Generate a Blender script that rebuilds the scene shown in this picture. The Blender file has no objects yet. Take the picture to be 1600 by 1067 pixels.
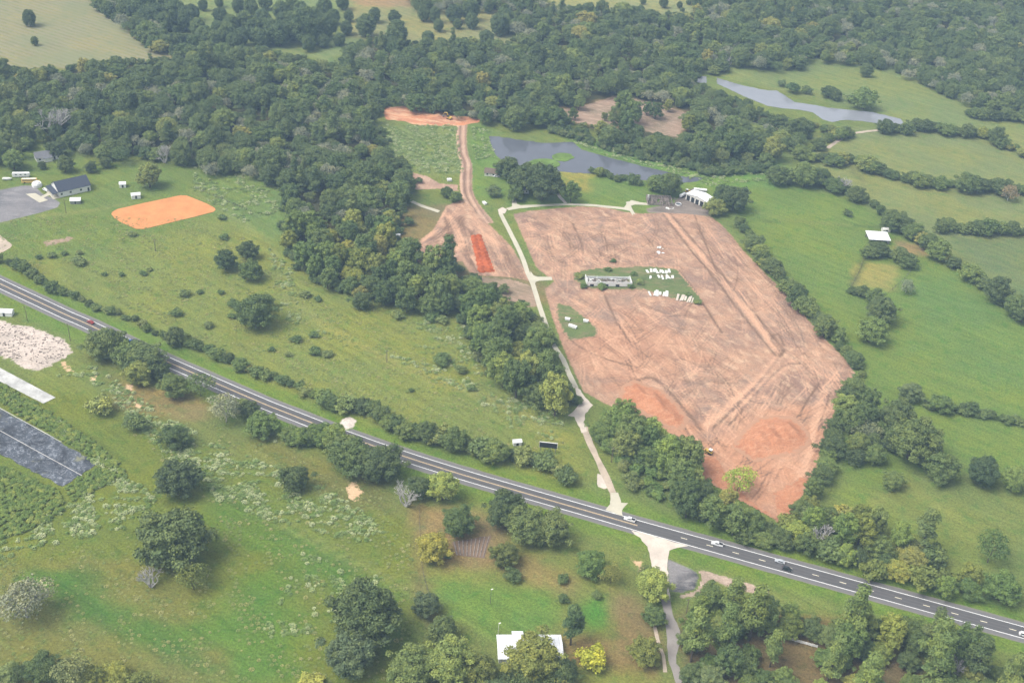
import bpy, bmesh, math, random, time
import numpy as np
from mathutils import Vector, Matrix
from mathutils.geometry import tessellate_polygon

random.seed(7)
RNG = np.random.default_rng(7)
scene = bpy.context.scene
COL = scene.collection

# ------------------------------------------------------------------ camera, sky, sun, exposure
FOC, TILT, ROLL, ALT = 1800.0, math.radians(33.7), math.radians(4.6), 368.0     # focal length for a 1600 px wide frame
c_, s_ = math.cos(ROLL), math.sin(ROLL)
AX_R0 = Vector((1, 0, 0))
AX_F = Vector((0, math.cos(TILT), -math.sin(TILT)))
AX_D0 = Vector((0, -math.sin(TILT), -math.cos(TILT)))
AX_R = AX_R0 * c_ - AX_D0 * s_
AX_D = AX_R0 * s_ + AX_D0 * c_
cam_data = bpy.data.cameras.new('camera')
cam = bpy.data.objects.new('camera', cam_data)
COL.objects.link(cam)
m3 = Matrix((AX_R, -AX_D, -AX_F)).transposed()
cam.matrix_world = Matrix.Translation((0, 0, ALT)) @ m3.to_4x4()
cam_data.sensor_width = 36.0
cam_data.lens = 36.0 * FOC / 1600.0
cam_data.clip_start = 1.0
cam_data.clip_end = 30000.0
scene.camera = cam

SUN_EL, SUN_AZ = math.radians(56), math.radians(-112)      # azimuth measured from +Y towards +X
world = bpy.data.worlds.new('World')
scene.world = world
world.use_nodes = True
wn = world.node_tree
bgn = wn.nodes['Background']
sky = wn.nodes.new('ShaderNodeTexSky')
sky.sky_type = 'NISHITA'
sky.sun_disc = False
sky.sun_elevation = SUN_EL
sky.sun_rotation = SUN_AZ
sky.air_density = 1.0
sky.dust_density = 4.0
sky.ozone_density = 1.0
hsv = wn.nodes.new('ShaderNodeHueSaturation')
hsv.inputs['Saturation'].default_value = 0.18            # a veiled, overcast sky
wn.links.new(sky.outputs['Color'], hsv.inputs['Color'])
wn.links.new(hsv.outputs['Color'], bgn.inputs['Color'])
bgn.inputs['Strength'].default_value = 0.13
sun_data = bpy.data.lights.new('sun', 'SUN')
sun_data.energy = 1.5
sun_data.angle = math.radians(32)
sun_data.color = (1.0, 0.95, 0.87)
sun = bpy.data.objects.new('sun', sun_data)
COL.objects.link(sun)
sd_ = Vector((math.sin(SUN_AZ) * math.cos(SUN_EL), math.cos(SUN_AZ) * math.cos(SUN_EL), math.sin(SUN_EL)))
sun.rotation_euler = sd_.to_track_quat('Z', 'Y').to_euler()
scene.view_settings.view_transform = 'Standard'
scene.view_settings.look = 'None'
scene.view_settings.gamma = 1.0
scene.view_settings.use_curve_mapping = False
scene.view_settings.exposure = 1.0
scene.render.engine = 'CYCLES'
scene.cycles.max_bounces = 5
scene.cycles.diffuse_bounces = 1
scene.cycles.glossy_bounces = 2
scene.cycles.transmission_bounces = 2
scene.cycles.volume_bounces = 0
scene.cycles.transparent_max_bounces = 4
scene.cycles.use_denoising = True

# ------------------------------------------------------------------ survey: photo pixel (1600 x 1067) -> place on the level plain
def ray(px, py):
    return AX_R * (px - 800.0) + AX_D * (py - 533.5) + AX_F * FOC

def G(px, py, z=0.0):
    d = ray(px, py)
    t = (z - ALT) / d.z
    return Vector((d.x * t, d.y * t, z))

def mpp(px, py):
    return -ALT / ray(px, py).z          # metres across one photo pixel at ground distance

def px_of(P, z=7.0):
    d = Vector((P[0], P[1], z)) - Vector((0, 0, ALT)); f = d.dot(AX_F)
    return 800 + FOC * d.dot(AX_R) / f, 533.5 + FOC * d.dot(AX_D) / f

def GP(pts):
    return np.array([[*G(x, y)[:2]] for x, y in pts])

# ------------------------------------------------------------------ numpy helpers
def signed_dist(P, poly):
    """distance to a closed polygon, negative inside"""
    P = np.asarray(P, float); poly = np.asarray(poly, float)
    d2 = np.full(len(P), 1e18); inside = np.zeros(len(P), bool)
    n = len(poly)
    for i in range(n):
        a, b = poly[i], poly[(i + 1) % n]
        ab = b - a; ap = P - a
        t = np.clip((ap @ ab) / max(ab @ ab, 1e-9), 0, 1)
        q = ap - t[:, None] * ab
        d2 = np.minimum(d2, (q * q).sum(1))
        cond = (a[1] > P[:, 1]) != (b[1] > P[:, 1])
        if a[1] != b[1]:
            xi = (b[0] - a[0]) * (P[:, 1] - a[1]) / (b[1] - a[1]) + a[0]
            inside ^= cond & (P[:, 0] < xi)
    d = np.sqrt(d2)
    return np.where(inside, -d, d)

def line_dist(P, line):
    d2 = np.full(len(P), 1e18)
    for a, b in zip(line[:-1], line[1:]):
        ab = b - a; ap = P - a
        t = np.clip((ap @ ab) / max(ab @ ab, 1e-9), 0, 1)
        q = ap - t[:, None] * ab
        d2 = np.minimum(d2, (q * q).sum(1))
    return np.sqrt(d2)

_wv = RNG.normal(size=(40, 2)); _wv /= np.linalg.norm(_wv, axis=1)[:, None]
_ph = RNG.uniform(0, 6.28, 40); _fr = RNG.uniform(0.6, 1.7, 40)
def wob(P, wavelength, k=0):
    """cheap smooth noise, about -1..1"""
    s = np.zeros(len(P))
    for i in range(8):
        j = (i * 5 + k * 7 + i) % 40
        s += np.sin((P @ _wv[j]) * (6.283 / wavelength) * _fr[j] + _ph[(j + k) % 40])
    return s / 4.0

def sstep(a, b, x):
    t = np.clip((x - a) / (b - a), 0, 1)
    return t * t * (3 - 2 * t)

def smooth_line(pts, step=4.0):
    pts = [np.array(p, float) for p in pts]
    P = [2 * pts[0] - pts[1]] + pts + [2 * pts[-1] - pts[-2]]
    out = []
    for i in range(1, len(P) - 2):
        p0, p1, p2, p3 = P[i - 1:i + 3]
        n = max(2, int(np.linalg.norm(p2 - p1) / step))
        for k in range(n):
            t = k / n
            out.append(0.5 * ((2 * p1) + (-p0 + p2) * t + (2 * p0 - 5 * p1 + 4 * p2 - p3) * t * t + (-p0 + 3 * p1 - 3 * p2 + p3) * t ** 3))
    out.append(pts[-1])
    return np.array(out)

# ------------------------------------------------------------------ object helpers
def tag(o, label=None, cat=None, group=None, kind=None):
    if label: o['label'] = label
    if cat: o['category'] = cat
    if group: o['group'] = group
    if kind: o['kind'] = kind
    return o

def link(name, mesh, mat=None, parent=None):
    o = bpy.data.objects.new(name, mesh)
    COL.objects.link(o)
    if mat is not None and not mesh.materials:
        mesh.materials.append(mat)
    if parent is not None:
        o.parent = parent
    return o

def empty(name, loc, rz=0.0):
    o = bpy.data.objects.new(name, None)
    o.empty_display_size = 0.5
    COL.objects.link(o)
    o.location = loc
    o.rotation_euler = (0, 0, rz)
    return o

def np_mesh(name, V, Fq, smooth=False):
    me = bpy.data.meshes.new(name)
    V = np.asarray(V, np.float32); Fq = np.asarray(Fq, np.int32)
    k = Fq.shape[1]
    me.vertices.add(len(V)); me.vertices.foreach_set('co', V.ravel())
    me.loops.add(Fq.size); me.loops.foreach_set('vertex_index', Fq.ravel())
    me.polygons.add(len(Fq))
    me.polygons.foreach_set('loop_start', np.arange(0, Fq.size, k, dtype=np.int32))
    me.polygons.foreach_set('loop_total', np.full(len(Fq), k, np.int32))
    if smooth:
        me.polygons.foreach_set('use_smooth', np.ones(len(Fq), bool))
    me.update(calc_edges=True)
    return me

def fattr(me, name, arr):
    a = me.attributes.new(name, 'FLOAT', 'POINT')
    a.data.foreach_set('value', np.asarray(arr, np.float32).ravel())

def cattr(me, name, arr):
    arr = np.asarray(arr, np.float32)
    a = me.attributes.new(name, 'FLOAT_COLOR', 'POINT')
    a.data.foreach_set('color', np.concatenate([arr, np.ones((len(arr), 1), np.float32)], 1).ravel())

class MB:
    """collects boxes, tubes and faces; build() links them as one mesh object"""
    def __init__(s): s.v = []; s.f = []
    def add(s, V, Fs):
        n = len(s.v); s.v += [tuple(v) for v in V]; s.f += [tuple(i + n for i in f) for f in Fs]; return s
    def box(s, c, d, rz=0.0, taper=1.0):
        cx, cy, cz = c; x, y, z = d[0] / 2, d[1] / 2, d[2] / 2
        V = []
        for k, zz in ((1, -z), (taper, z)):
            for sx, sy in ((-1, -1), (1, -1), (1, 1), (-1, 1)):
                a, b = sx * x * k, sy * y * k
                V.append((cx + a * math.cos(rz) - b * math.sin(rz), cy + a * math.sin(rz) + b * math.cos(rz), cz + zz))
        return s.add(V, [(3, 2, 1, 0), (4, 5, 6, 7), (0, 1, 5, 4), (1, 2, 6, 5), (2, 3, 7, 6), (3, 0, 4, 7)])
    def quad(s, a, b, c, d): return s.add([a, b, c, d], [(0, 1, 2, 3)])
    def prism(s, prof, y0, y1, inset=None):
        """profile in x,z swept along y"""
        n = len(prof)
        V = [(x, y0, z) for x, z in prof] + [(x, y1, z) for x, z in prof]
        return s.add(V, [tuple(range(n))] + [tuple(range(2 * n - 1, n - 1, -1))] + [(i, i + n, (i + 1) % n + n, (i + 1) % n) for i in range(n)])
    def tube(s, pts, radii, n=6):
        pts = [Vector(p) for p in pts]; V = []; Fs = []
        for i, p in enumerate(pts):
            d = (pts[min(i + 1, len(pts) - 1)] - pts[max(i - 1, 0)]).normalized()
            a = d.cross(Vector((0.31, 0.95, 0.1))); a = a.normalized() if a.length > 1e-3 else Vector((1, 0, 0)); b = d.cross(a)
            for k in range(n):
                t = 6.2832 * k / n
                V.append(p + (a * math.cos(t) + b * math.sin(t)) * radii[i])
        for i in range(len(pts) - 1):
            for k in range(n):
                Fs.append((i * n + k, i * n + (k + 1) % n, (i + 1) * n + (k + 1) % n, (i + 1) * n + k))
        Fs.append(tuple(range(n - 1, -1, -1))); Fs.append(tuple((len(pts) - 1) * n + k for k in range(n)))
        return s.add(V, Fs)
    def disc(s, c, r, h, n=14, axis='z'):
        V = []
        for zz in (-h / 2, h / 2):
            for k in range(n):
                t = 6.2832 * k / n; a, b = r * math.cos(t), r * math.sin(t)
                V.append((c[0] + a, c[1] + b, c[2] + zz) if axis == 'z' else (c[0] + a, c[1] + zz, c[2] + b))
        Fs = [tuple(range(n - 1, -1, -1)), tuple(range(n, 2 * n))] + [(k, (k + 1) % n, (k + 1) % n + n, k + n) for k in range(n)]
        return s.add(V, Fs)
    def mesh(s, name):
        me = bpy.data.meshes.new(name); me.from_pydata(s.v, [], s.f); me.update()
        bm = bmesh.new(); bm.from_mesh(me); bmesh.ops.recalc_face_normals(bm, faces=bm.faces); bm.to_mesh(me); bm.free()
        return me
    def build(s, name, mat, parent=None): return link(name, s.mesh(name), mat, parent)

# ------------------------------------------------------------------ materials
def newmat(name):
    m = bpy.data.materials.new(name); m.use_nodes = True
    return m, m.node_tree, m.node_tree.nodes['Principled BSDF']

def N(nt, typ, **kw):
    n = nt.nodes.new(typ)
    for k, v in kw.items(): setattr(n, k, v)
    return n

def noise(nt, scale, detail=4, rough=0.55, vec=None, dist=0.0):
    n = N(nt, 'ShaderNodeTexNoise')
    n.inputs['Scale'].default_value = scale; n.inputs['Detail'].default_value = detail; n.inputs['Roughness'].default_value = rough
    n.inputs['Distortion'].default_value = dist
    if vec is None:
        g = N(nt, 'ShaderNodeNewGeometry'); vec = g.outputs['Position']
    nt.links.new(vec, n.inputs['Vector'])
    return n.outputs['Fac']

def ramp(nt, fac, stops):
    r = N(nt, 'ShaderNodeValToRGB'); e = r.color_ramp.elements
    while len(e) < len(stops): e.new(0.5)
    for el, (p, c) in zip(e, stops):
        el.position = p; el.color = (*c, 1) if len(c) == 3 else c
    nt.links.new(fac, r.inputs['Fac'])
    return r.outputs['Color']

def rng(nt, v, a, b, c, d):
    m = N(nt, 'ShaderNodeMapRange'); m.clamp = True
    for k, x in (('From Min', a), ('From Max', b), ('To Min', c), ('To Max', d)): m.inputs[k].default_value = x
    nt.links.new(v, m.inputs['Value']); return m.outputs['Result']

def mix(nt, fac, a, b, mode='MIX'):
    m = N(nt, 'ShaderNodeMix', data_type='RGBA', blend_type=mode)
    for sock, val in (('Factor', fac), ('A', a), ('B', b)):
        i = next(x for x in m.inputs if x.name == sock and x.type == ('VALUE' if sock == 'Factor' else 'RGBA'))
        if isinstance(val, (int, float)): i.default_value = val
        elif isinstance(val, tuple): i.default_value = (*val, 1)
        else: nt.links.new(val, i)
    return next(x for x in m.outputs if x.type == 'RGBA')

def math_(nt, op, a, b=None):
    m = N(nt, 'ShaderNodeMath', operation=op)
    for i, v in enumerate((a, b)):
        if v is None: continue
        if isinstance(v, (int, float)): m.inputs[i].default_value = v
        else: nt.links.new(v, m.inputs[i])
    return m.outputs[0]

def attr(nt, name, out='Fac'):
    a = N(nt, 'ShaderNodeAttribute'); a.attribute_name = name; return a.outputs[out]

def stretched(nt, ang, sx, sy):
    g = N(nt, 'ShaderNodeNewGeometry'); mp = N(nt, 'ShaderNodeMapping'); mp.vector_type = 'TEXTURE'
    mp.inputs['Rotation'].default_value = (0, 0, ang); mp.inputs['Scale'].default_value = (sx, sy, 1)
    nt.links.new(g.outputs['Position'], mp.inputs['Vector']); return mp.outputs['Vector']

def bump(nt, bsdf, h, strength, distance):
    b = N(nt, 'ShaderNodeBump'); b.inputs['Strength'].default_value = strength; b.inputs['Distance'].default_value = distance
    nt.links.new(h, b.inputs['Height']); nt.links.new(b.outputs['Normal'], bsdf.inputs['Normal'])

def flat(name, col, rough=0.7, var=0.12, scale=1.5, metal=0.0, spec=0.3):
    m, nt, b = newmat(name)
    n = noise(nt, scale, 6)
    f = rng(nt, n, 0.3, 0.7, 1 - var, 1 + var)
    v = N(nt, 'ShaderNodeVectorMath', operation='SCALE'); v.inputs[0].default_value = col
    nt.links.new(f, v.inputs['Scale']); nt.links.new(v.outputs[0], b.inputs['Base Color'])
    b.inputs['Roughness'].default_value = rough; b.inputs['Metallic'].default_value = metal
    b.inputs['Specular IOR Level'].default_value = spec
    return m

def grass_nodes(nt):
    """grass: own colour per place from the gcol attribute, mottled by species and height"""
    col = attr(nt, 'gcol', 'Color')
    n1 = noise(nt, 0.018, 5, 0.6); n2 = noise(nt, 0.16, 7, 0.65); n3 = noise(nt, 0.9, 4, 0.7)
    yel = mix(nt, 1.0, col, (1.26, 1.10, 0.80), 'MULTIPLY')
    grn = mix(nt, 1.0, col, (0.72, 0.92, 0.70), 'MULTIPLY')
    c = mix(nt, rng(nt, n1, 0.42, 0.60, 0, 0.75), col, yel)
    c = mix(nt, rng(nt, n2, 0.50, 0.66, 0, 0.85), c, grn)
    brn = mix(nt, 1.0, col, (1.10, 0.98, 0.90), 'MULTIPLY')
    n4 = noise(nt, 0.05, 6, 0.7)
    c = mix(nt, rng(nt, n4, 0.54, 0.68, 0, 0.6), c, brn)
    n5 = noise(nt, 0.30, 5, 0.65, stretched(nt, math.radians(-35), 9.0, 1.0), 0.4)
    k = math_(nt, 'MULTIPLY', rng(nt, n3, 0.30, 0.70, 0.62, 1.36), rng(nt, n5, 0.35, 0.65, 0.86, 1.14))
    n6 = noise(nt, 2.6, 3, 0.6); k = math_(nt, 'MULTIPLY', k, rng(nt, n6, 0.30, 0.70, 0.70, 1.30))
    hs = N(nt, 'ShaderNodeHueSaturation'); nt.links.new(c, hs.inputs['Color']); nt.links.new(k, hs.inputs['Value'])
    return hs.outputs['Color'], n3

def mat_ground():
    m, nt, b = newmat('grassland')
    c, h = grass_nodes(nt)
    nt.links.new(c, b.inputs['Base Color']); b.inputs['Roughness'].default_value = 0.9; b.inputs['Specular IOR Level'].default_value = 0.1
    bump(nt, b, h, 0.7, 0.6)
    return m

def mat_soil(name, ca, cb, cc, amp=2.0, ang=0.0, tone=True, grain=0.22, relief=0.35, sparse=0.0, under=None, stretch=3.0, blotch=None):
    """bare soil whose ragged edge gives way to the grass around it"""
    m, nt, b = newmat(name)
    g = under if under is not None else grass_nodes(nt)[0]
    n1 = noise(nt, 0.035, 6, 0.62); n2 = noise(nt, grain, 8, 0.7, stretched(nt, ang, stretch, 1.0), 0.6); n3 = noise(nt, 1.1, 5, 0.7)
    c = mix(nt, rng(nt, n1, 0.40, 0.62, 0, 1), ca, cb)
    c = mix(nt, rng(nt, n2, 0.48, 0.66, 0, 0.85), c, cc)
    if blotch:
        c = mix(nt, rng(nt, noise(nt, 0.045, 8, 0.72, None, 0.8), 0.50, 0.64, 0, 0.8), c, blotch)
        c = mix(nt, rng(nt, noise(nt, 0.22, 8, 0.75, None, 1.2), 0.52, 0.66, 0, 0.7), c, tuple(x * 0.8 for x in blotch))
    if tone:
        t = attr(nt, 'tone')
        c = mix(nt, math_(nt, 'MULTIPLY', attr(nt, 'warm'), rng(nt, n1, 0.3, 0.6, 0.35, 1.0)), c, (0.50, 0.245, 0.135))
        c = mix(nt, rng(nt, t, 0, 1, 0, 1), c, (0.185, 0.110, 0.070))
        c = mix(nt, rng(nt, t, 0, -1, 0, 1), c, tuple(min(0.75, x * 1.38) for x in ca))
    hs = N(nt, 'ShaderNodeHueSaturation'); nt.links.new(c, hs.inputs['Color']); nt.links.new(rng(nt, n3, 0.3, 0.7, 0.76, 1.22), hs.inputs['Value'])
    n4 = noise(nt, 0.35, 6, 0.7)
    e = math_(nt, 'SUBTRACT', math_(nt, 'MULTIPLY', math_(nt, 'SUBTRACT', n4, 0.5 + sparse), amp * 4), attr(nt, 'sd'))
    f = rng(nt, e, -0.5, 0.5, 0, 1)
    nt.links.new(mix(nt, f, g, hs.outputs['Color']), b.inputs['Base Color'])
    b.inputs['Roughness'].default_value = 0.92; b.inputs['Specular IOR Level'].default_value = 0.12
    bump(nt, b, n2, relief, 0.5)
    return m

def mat_leaf(name, stops, sat=1.0, trans=0.10):
    m, nt, b = newmat(name)
    oi = N(nt, 'ShaderNodeObjectInfo')
    base = ramp(nt, oi.outputs['Random'], stops)
    base = mix(nt, 1.0, base, oi.outputs['Color'], 'MULTIPLY')
    t = attr(nt, 'tint')
    warm = mix(nt, 1.0, base, (1.38, 1.26, 0.95), 'MULTIPLY'); cool = mix(nt, 1.0, base, (0.74, 0.82, 0.88), 'MULTIPLY')
    c = mix(nt, rng(nt, t, 0.0, 0.5, 0.9, 0), base, cool)
    c = mix(nt, rng(nt, t, 0.5, 1.0, 0, 0.9), c, warm)
    nt.links.new(c, b.inputs['Base Color']); b.inputs['Roughness'].default_value = 0.65; b.inputs['Specular IOR Level'].default_value = 0.2
    tr = N(nt, 'ShaderNodeBsdfTranslucent'); nt.links.new(c, tr.inputs['Color'])
    mx = N(nt, 'ShaderNodeMixShader'); mx.inputs[0].default_value = trans
    out = nt.nodes['Material Output']
    nt.links.new(b.outputs[0], mx.inputs[1]); nt.links.new(tr.outputs[0], mx.inputs[2]); nt.links.new(mx.outputs[0], out.inputs['Surface'])
    return m

M = {}
M['ground'] = mat_ground()
M['white'] = flat('white_paint', (0.80, 0.80, 0.78), 0.55, 0.06)
M['white_metal'] = flat('white_metal', (0.80, 0.81, 0.82), 0.35, 0.05, 0.8)
M['old_white'] = flat('weathered_white', (0.66, 0.65, 0.60), 0.8, 0.25, 1.2)
M['navy_roof'] = flat('navy_shingle', (0.055, 0.063, 0.085), 0.8, 0.3, 2.0)
M['grey_roof'] = flat('grey_shingle', (0.17, 0.17, 0.18), 0.8, 0.3, 2.0)
M['brown_roof'] = flat('brown_shingle', (0.16, 0.12, 0.09), 0.85, 0.3, 2.0)
M['dark'] = flat('dark_void', (0.03, 0.03, 0.03), 0.6)
M['glass'] = flat('dark_glass', (0.02, 0.025, 0.03), 0.08, 0.05, 1, 0, 0.6)
M['tyre'] = flat('tyre_rubber', (0.02, 0.02, 0.02), 0.85)
M['rubble'] = flat('rubble_grey', (0.24, 0.20, 0.17), 0.95, 0.5, 1.2)
M['wood'] = flat('grey_timber', (0.16, 0.13, 0.10), 0.9, 0.3, 3)
M['wire'] = flat('grey_wire', (0.12, 0.12, 0.12), 0.6)
M['bark'] = flat('bark', (0.10, 0.08, 0.06), 0.95, 0.35, 3)
M['dead'] = flat('bleached_wood', (0.42, 0.40, 0.37), 0.9, 0.25, 2)
M['yellow'] = flat('machine_yellow', (0.62, 0.42, 0.08), 0.5)
M['bus'] = flat('bus_cream', (0.72, 0.50, 0.14), 0.45)
M['steel'] = flat('grey_steel', (0.30, 0.31, 0.32), 0.4, 0.15, 1.5, 0.4)
M['line_white'] = flat('line_white', (0.88, 0.88, 0.86), 0.7, 0.08, 1.2)
M['line_cream'] = flat('line_cream', (0.80, 0.74, 0.56), 0.7, 0.1, 1.2)
M['line_yellow'] = flat('line_yellow', (0.66, 0.50, 0.30), 0.7, 0.15, 1.2)
for k, cc in dict(car_white=(0.78, 0.78, 0.78), car_grey=(0.46, 0.48, 0.50), car_black=(0.03, 0.033, 0.035), car_red=(0.30, 0.04, 0.035), car_blue=(0.035, 0.12, 0.36), lamp=(0.7, 0.7, 0.65), tail=(0.4, 0.02, 0.02)).items():
    M[k] = flat(k, cc, 0.3, 0.03, 1, 0, 0.5)

def mat_concrete(name, col, var):
    m, nt, b = newmat(name)
    n1 = noise(nt, 0.12, 6, 0.65); n2 = noise(nt, 0.9, 6, 0.7)
    c = mix(nt, rng(nt, n1, 0.38, 0.65, 0, 1), col, tuple(x * (1 - var) for x in col))
    c = mix(nt, rng(nt, n2, 0.52, 0.68, 0, 0.7), c, tuple(x * (1 - var * 1.2) for x in col))
    nt.links.new(c, b.inputs['Base Color']); b.inputs['Roughness'].default_value = 0.9; b.inputs['Specular IOR Level'].default_value = 0.15
    return m
M['concrete'] = mat_concrete('pale_concrete', (0.54, 0.50, 0.39), 0.14)
M['slab'] = mat_concrete('stained_slab', (0.58, 0.57, 0.54), 0.40)
M['gravel'] = mat_concrete('pale_gravel', (0.66, 0.57, 0.48), 0.25)
M['drive_gravel'] = mat_concrete('drive_gravel', (0.54, 0.44, 0.34), 0.30)
M['lot'] = mat_concrete('asphalt_lot', (0.19, 0.18, 0.185), 0.35)
M['arena'] = mat_concrete('orange_sand', (0.66, 0.28, 0.105), 0.20)
M['redclay'] = mat_concrete('red_clay', (0.52, 0.13, 0.045), 0.40)

def mat_fabric():
    m, nt, b = newmat('ground_cloth')
    n1 = noise(nt, 0.10, 7, 0.7, None, 1.0); n2 = noise(nt, 0.45, 7, 0.75, None, 1.5)
    c = mix(nt, rng(nt, n1, 0.42, 0.58, 0, 0.9), (0.026, 0.029, 0.036), (0.072, 0.082, 0.100))
    c = mix(nt, math_(nt, 'MULTIPLY', rng(nt, n2, 0.50, 0.60, 0, 0.85), rng(nt, n1, 0.40, 0.60, 0.25, 1)), c, (0.30, 0.32, 0.35))
    n3 = noise(nt, 0.07, 6, 0.7)
    c = mix(nt, rng(nt, n3, 0.58, 0.66, 0, 0.8), c, (0.24, 0.235, 0.12))
    nt.links.new(c, b.inputs['Base Color']); b.inputs['Roughness'].default_value = 0.75
    return m
M['cloth'] = mat_fabric()

def mat_road():
    m, nt, b = newmat('asphalt')
    o = attr(nt, 'off')
    a = math_(nt, 'ABSOLUTE', o)
    n1 = noise(nt, 0.6, 6, 0.7); n2 = noise(nt, 0.05, 4)
    lane = mix(nt, n1, (0.085, 0.081, 0.080), (0.120, 0.114, 0.112))
    w = math_(nt, 'ABSOLUTE', math_(nt, 'SUBTRACT', math_(nt, 'ABSOLUTE', math_(nt, 'SUBTRACT', a, 1.83)), 0.85))
    lane = mix(nt, rng(nt, w, 0.0, 0.5, 0.5, 0), lane, (0.155, 0.148, 0.144))
    lane = mix(nt, rng(nt, noise(nt, 0.12, 6, 0.7, stretched(nt, math.radians(-20), 5, 1)), 0.5, 0.66, 0, 0.6), lane, (0.075, 0.072, 0.072))
    sh = mix(nt, n1, (0.13, 0.126, 0.122), (0.20, 0.19, 0.185))
    c = mix(nt, rng(nt, a, 3.75, 3.95, 0, 1), lane, sh)
    c = mix(nt, rng(nt, math_(nt, 'ADD', a, math_(nt, 'MULTIPLY', n1, 1.2)), 6.2, 6.9, 0, 1), c, (0.20, 0.19, 0.15))
    nt.links.new(c, b.inputs['Base Color']); b.inputs['Roughness'].default_value = 0.85; b.inputs['Specular IOR Level'].default_value = 0.25
    return m
M['road'] = mat_road()

def mat_water(name, col):
    m, nt, b = newmat(name)
    n1 = noise(nt, 0.06, 4)
    nt.links.new(mix(nt, n1, col, tuple(x * 0.7 for x in col)), b.inputs['Base Color'])
    b.inputs['Roughness'].default_value = 0.05; b.inputs['Specular IOR Level'].default_value = 0.6
    h = noise(nt, 1.4, 4, 0.6); bump(nt, b, h, 0.10, 0.15)
    return m
M['water'] = mat_water('pond_water', (0.135, 0.142, 0.165))  # murky water tone, lifted to include reflected sky
M['creek'] = mat_water('creek_water', (0.30, 0.31, 0.335))  # silty tone painted paler to stand for the sky's reflection

GREEN = [(0.0, (0.092, 0.138, 0.054)), (0.3, (0.120, 0.172, 0.060)), (0.6, (0.150, 0.205, 0.068)), (0.85, (0.200, 0.250, 0.078)), (0.96, (0.265, 0.285, 0.085)), (1.0, (0.330, 0.300, 0.090))]
DARK = [(0.0, (0.094, 0.132, 0.056)), (0.5, (0.118, 0.162, 0.062)), (1.0, (0.150, 0.195, 0.070))]
PINE = [(0.0, (0.105, 0.150, 0.060)), (0.5, (0.135, 0.180, 0.068)), (1.0, (0.165, 0.205, 0.075))]
M['leaf'] = mat_leaf('broad_leaves', GREEN)
M['leaf_dark'] = mat_leaf('dark_leaves', DARK)
M['leaf_pine'] = mat_leaf('pine_needles', PINE)
M['leaf_silver'] = mat_leaf('silver_leaves', [(0, (0.23, 0.25, 0.17)), (1, (0.29, 0.30, 0.21))])
M['leaf_shrub'] = mat_leaf('shrub_leaves', [(0, (0.105, 0.155, 0.058)), (0.6, (0.140, 0.190, 0.068)), (1, (0.20, 0.23, 0.085))])
M['leaf_weed'] = mat_leaf('weed_leaves', [(0, (0.15, 0.23, 0.06)), (0.45, (0.25, 0.33, 0.11)), (1, (0.48, 0.52, 0.28))])
M['leaf_grass'] = mat_leaf('grass_blades', [(0, (0.17, 0.23, 0.06)), (0.5, (0.24, 0.27, 0.085)), (1, (0.33, 0.32, 0.12))])

# ------------------------------------------------------------------ ground cover colours (what grows or lies there, plus a tree's painted shade)
MEADOW, LUSH, VERGE = (0.165, 0.196, 0.062), (0.120, 0.185, 0.045), (0.125, 0.190, 0.042)
WOOD_WEST = [(-200, 105), (60, 118), (110, 112), (165, 100), (262, 100), (285, 88), (330, 76), (400, 80), (478, 98), (505, 112), (530, 108), (552, 74), (605, 62), (640, 72), (700, 70), (750, 66), (800, 74), (805, 120), (850, 150), (868, 170),
             (838, 192), (800, 190), (765, 190), (700, 172), (640, 160), (596, 158), (588, 178), (572, 196), (598, 215), (604, 245), (640, 268), (640, 300), (630, 330), (625, 350), (610, 385), (655, 412), (700, 420), (735, 440), (780, 462), (805, 478), (832, 492),
             (846, 520), (857, 560), (872, 600), (880, 632), (870, 640), (830, 618), (775, 595), (745, 540), (725, 500), (720, 478), (640, 476), (595, 466), (540, 452), (500, 440), (462, 405), (448, 375), (455, 330), (448, 292), (400, 272), (330, 264), (240, 236), (185, 244), (140, 242), (112, 222), (50, 212), (28, 240), (-200, 290)]
WOOD_EAST = [(800, 74), (815, 60), (842, 40), (862, 16), (907, 18), (962, 18), (1012, 18), (1028, 24), (1085, 27), (1088, -20), (1340, -60), (1750, -60), (1750, 190), (1600, 171), (1525, 161), (1487, 146), (1450, 126), (1410, 113), (1404, 101), (1360, 96), (1322, 91), (1255, 90), (1245, 103), (1200, 103), (1132, 90), (1128, 112), (1086, 108), (1080, 136), (1130, 152),
             (1195, 182), (1235, 196), (1258, 206), (1262, 216), (1240, 228), (1212, 236), (1200, 254), (1160, 240), (1108, 250), (1052, 240), (1000, 227), (950, 214), (905, 197), (868, 186), (840, 186), (868, 170), (850, 150), (805, 120)]
WOOD_NORTH = [(640, -60), (700, -60), (860, -60), (850, 12), (842, 36), (800, 50), (770, 14), (690, 12), (640, 8)]
BELT_NW = [(118, -40), (200, -40), (215, 10), (240, 40), (290, 60), (330, 76), (285, 90), (272, 88), (205, 48), (160, 18)]
CLEARING = [(862, 172), (900, 168), (960, 150), (1000, 156), (1060, 172), (1078, 178), (1070, 200), (1060, 215), (1030, 210), (980, 200), (930, 196), (880, 190)]
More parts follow.
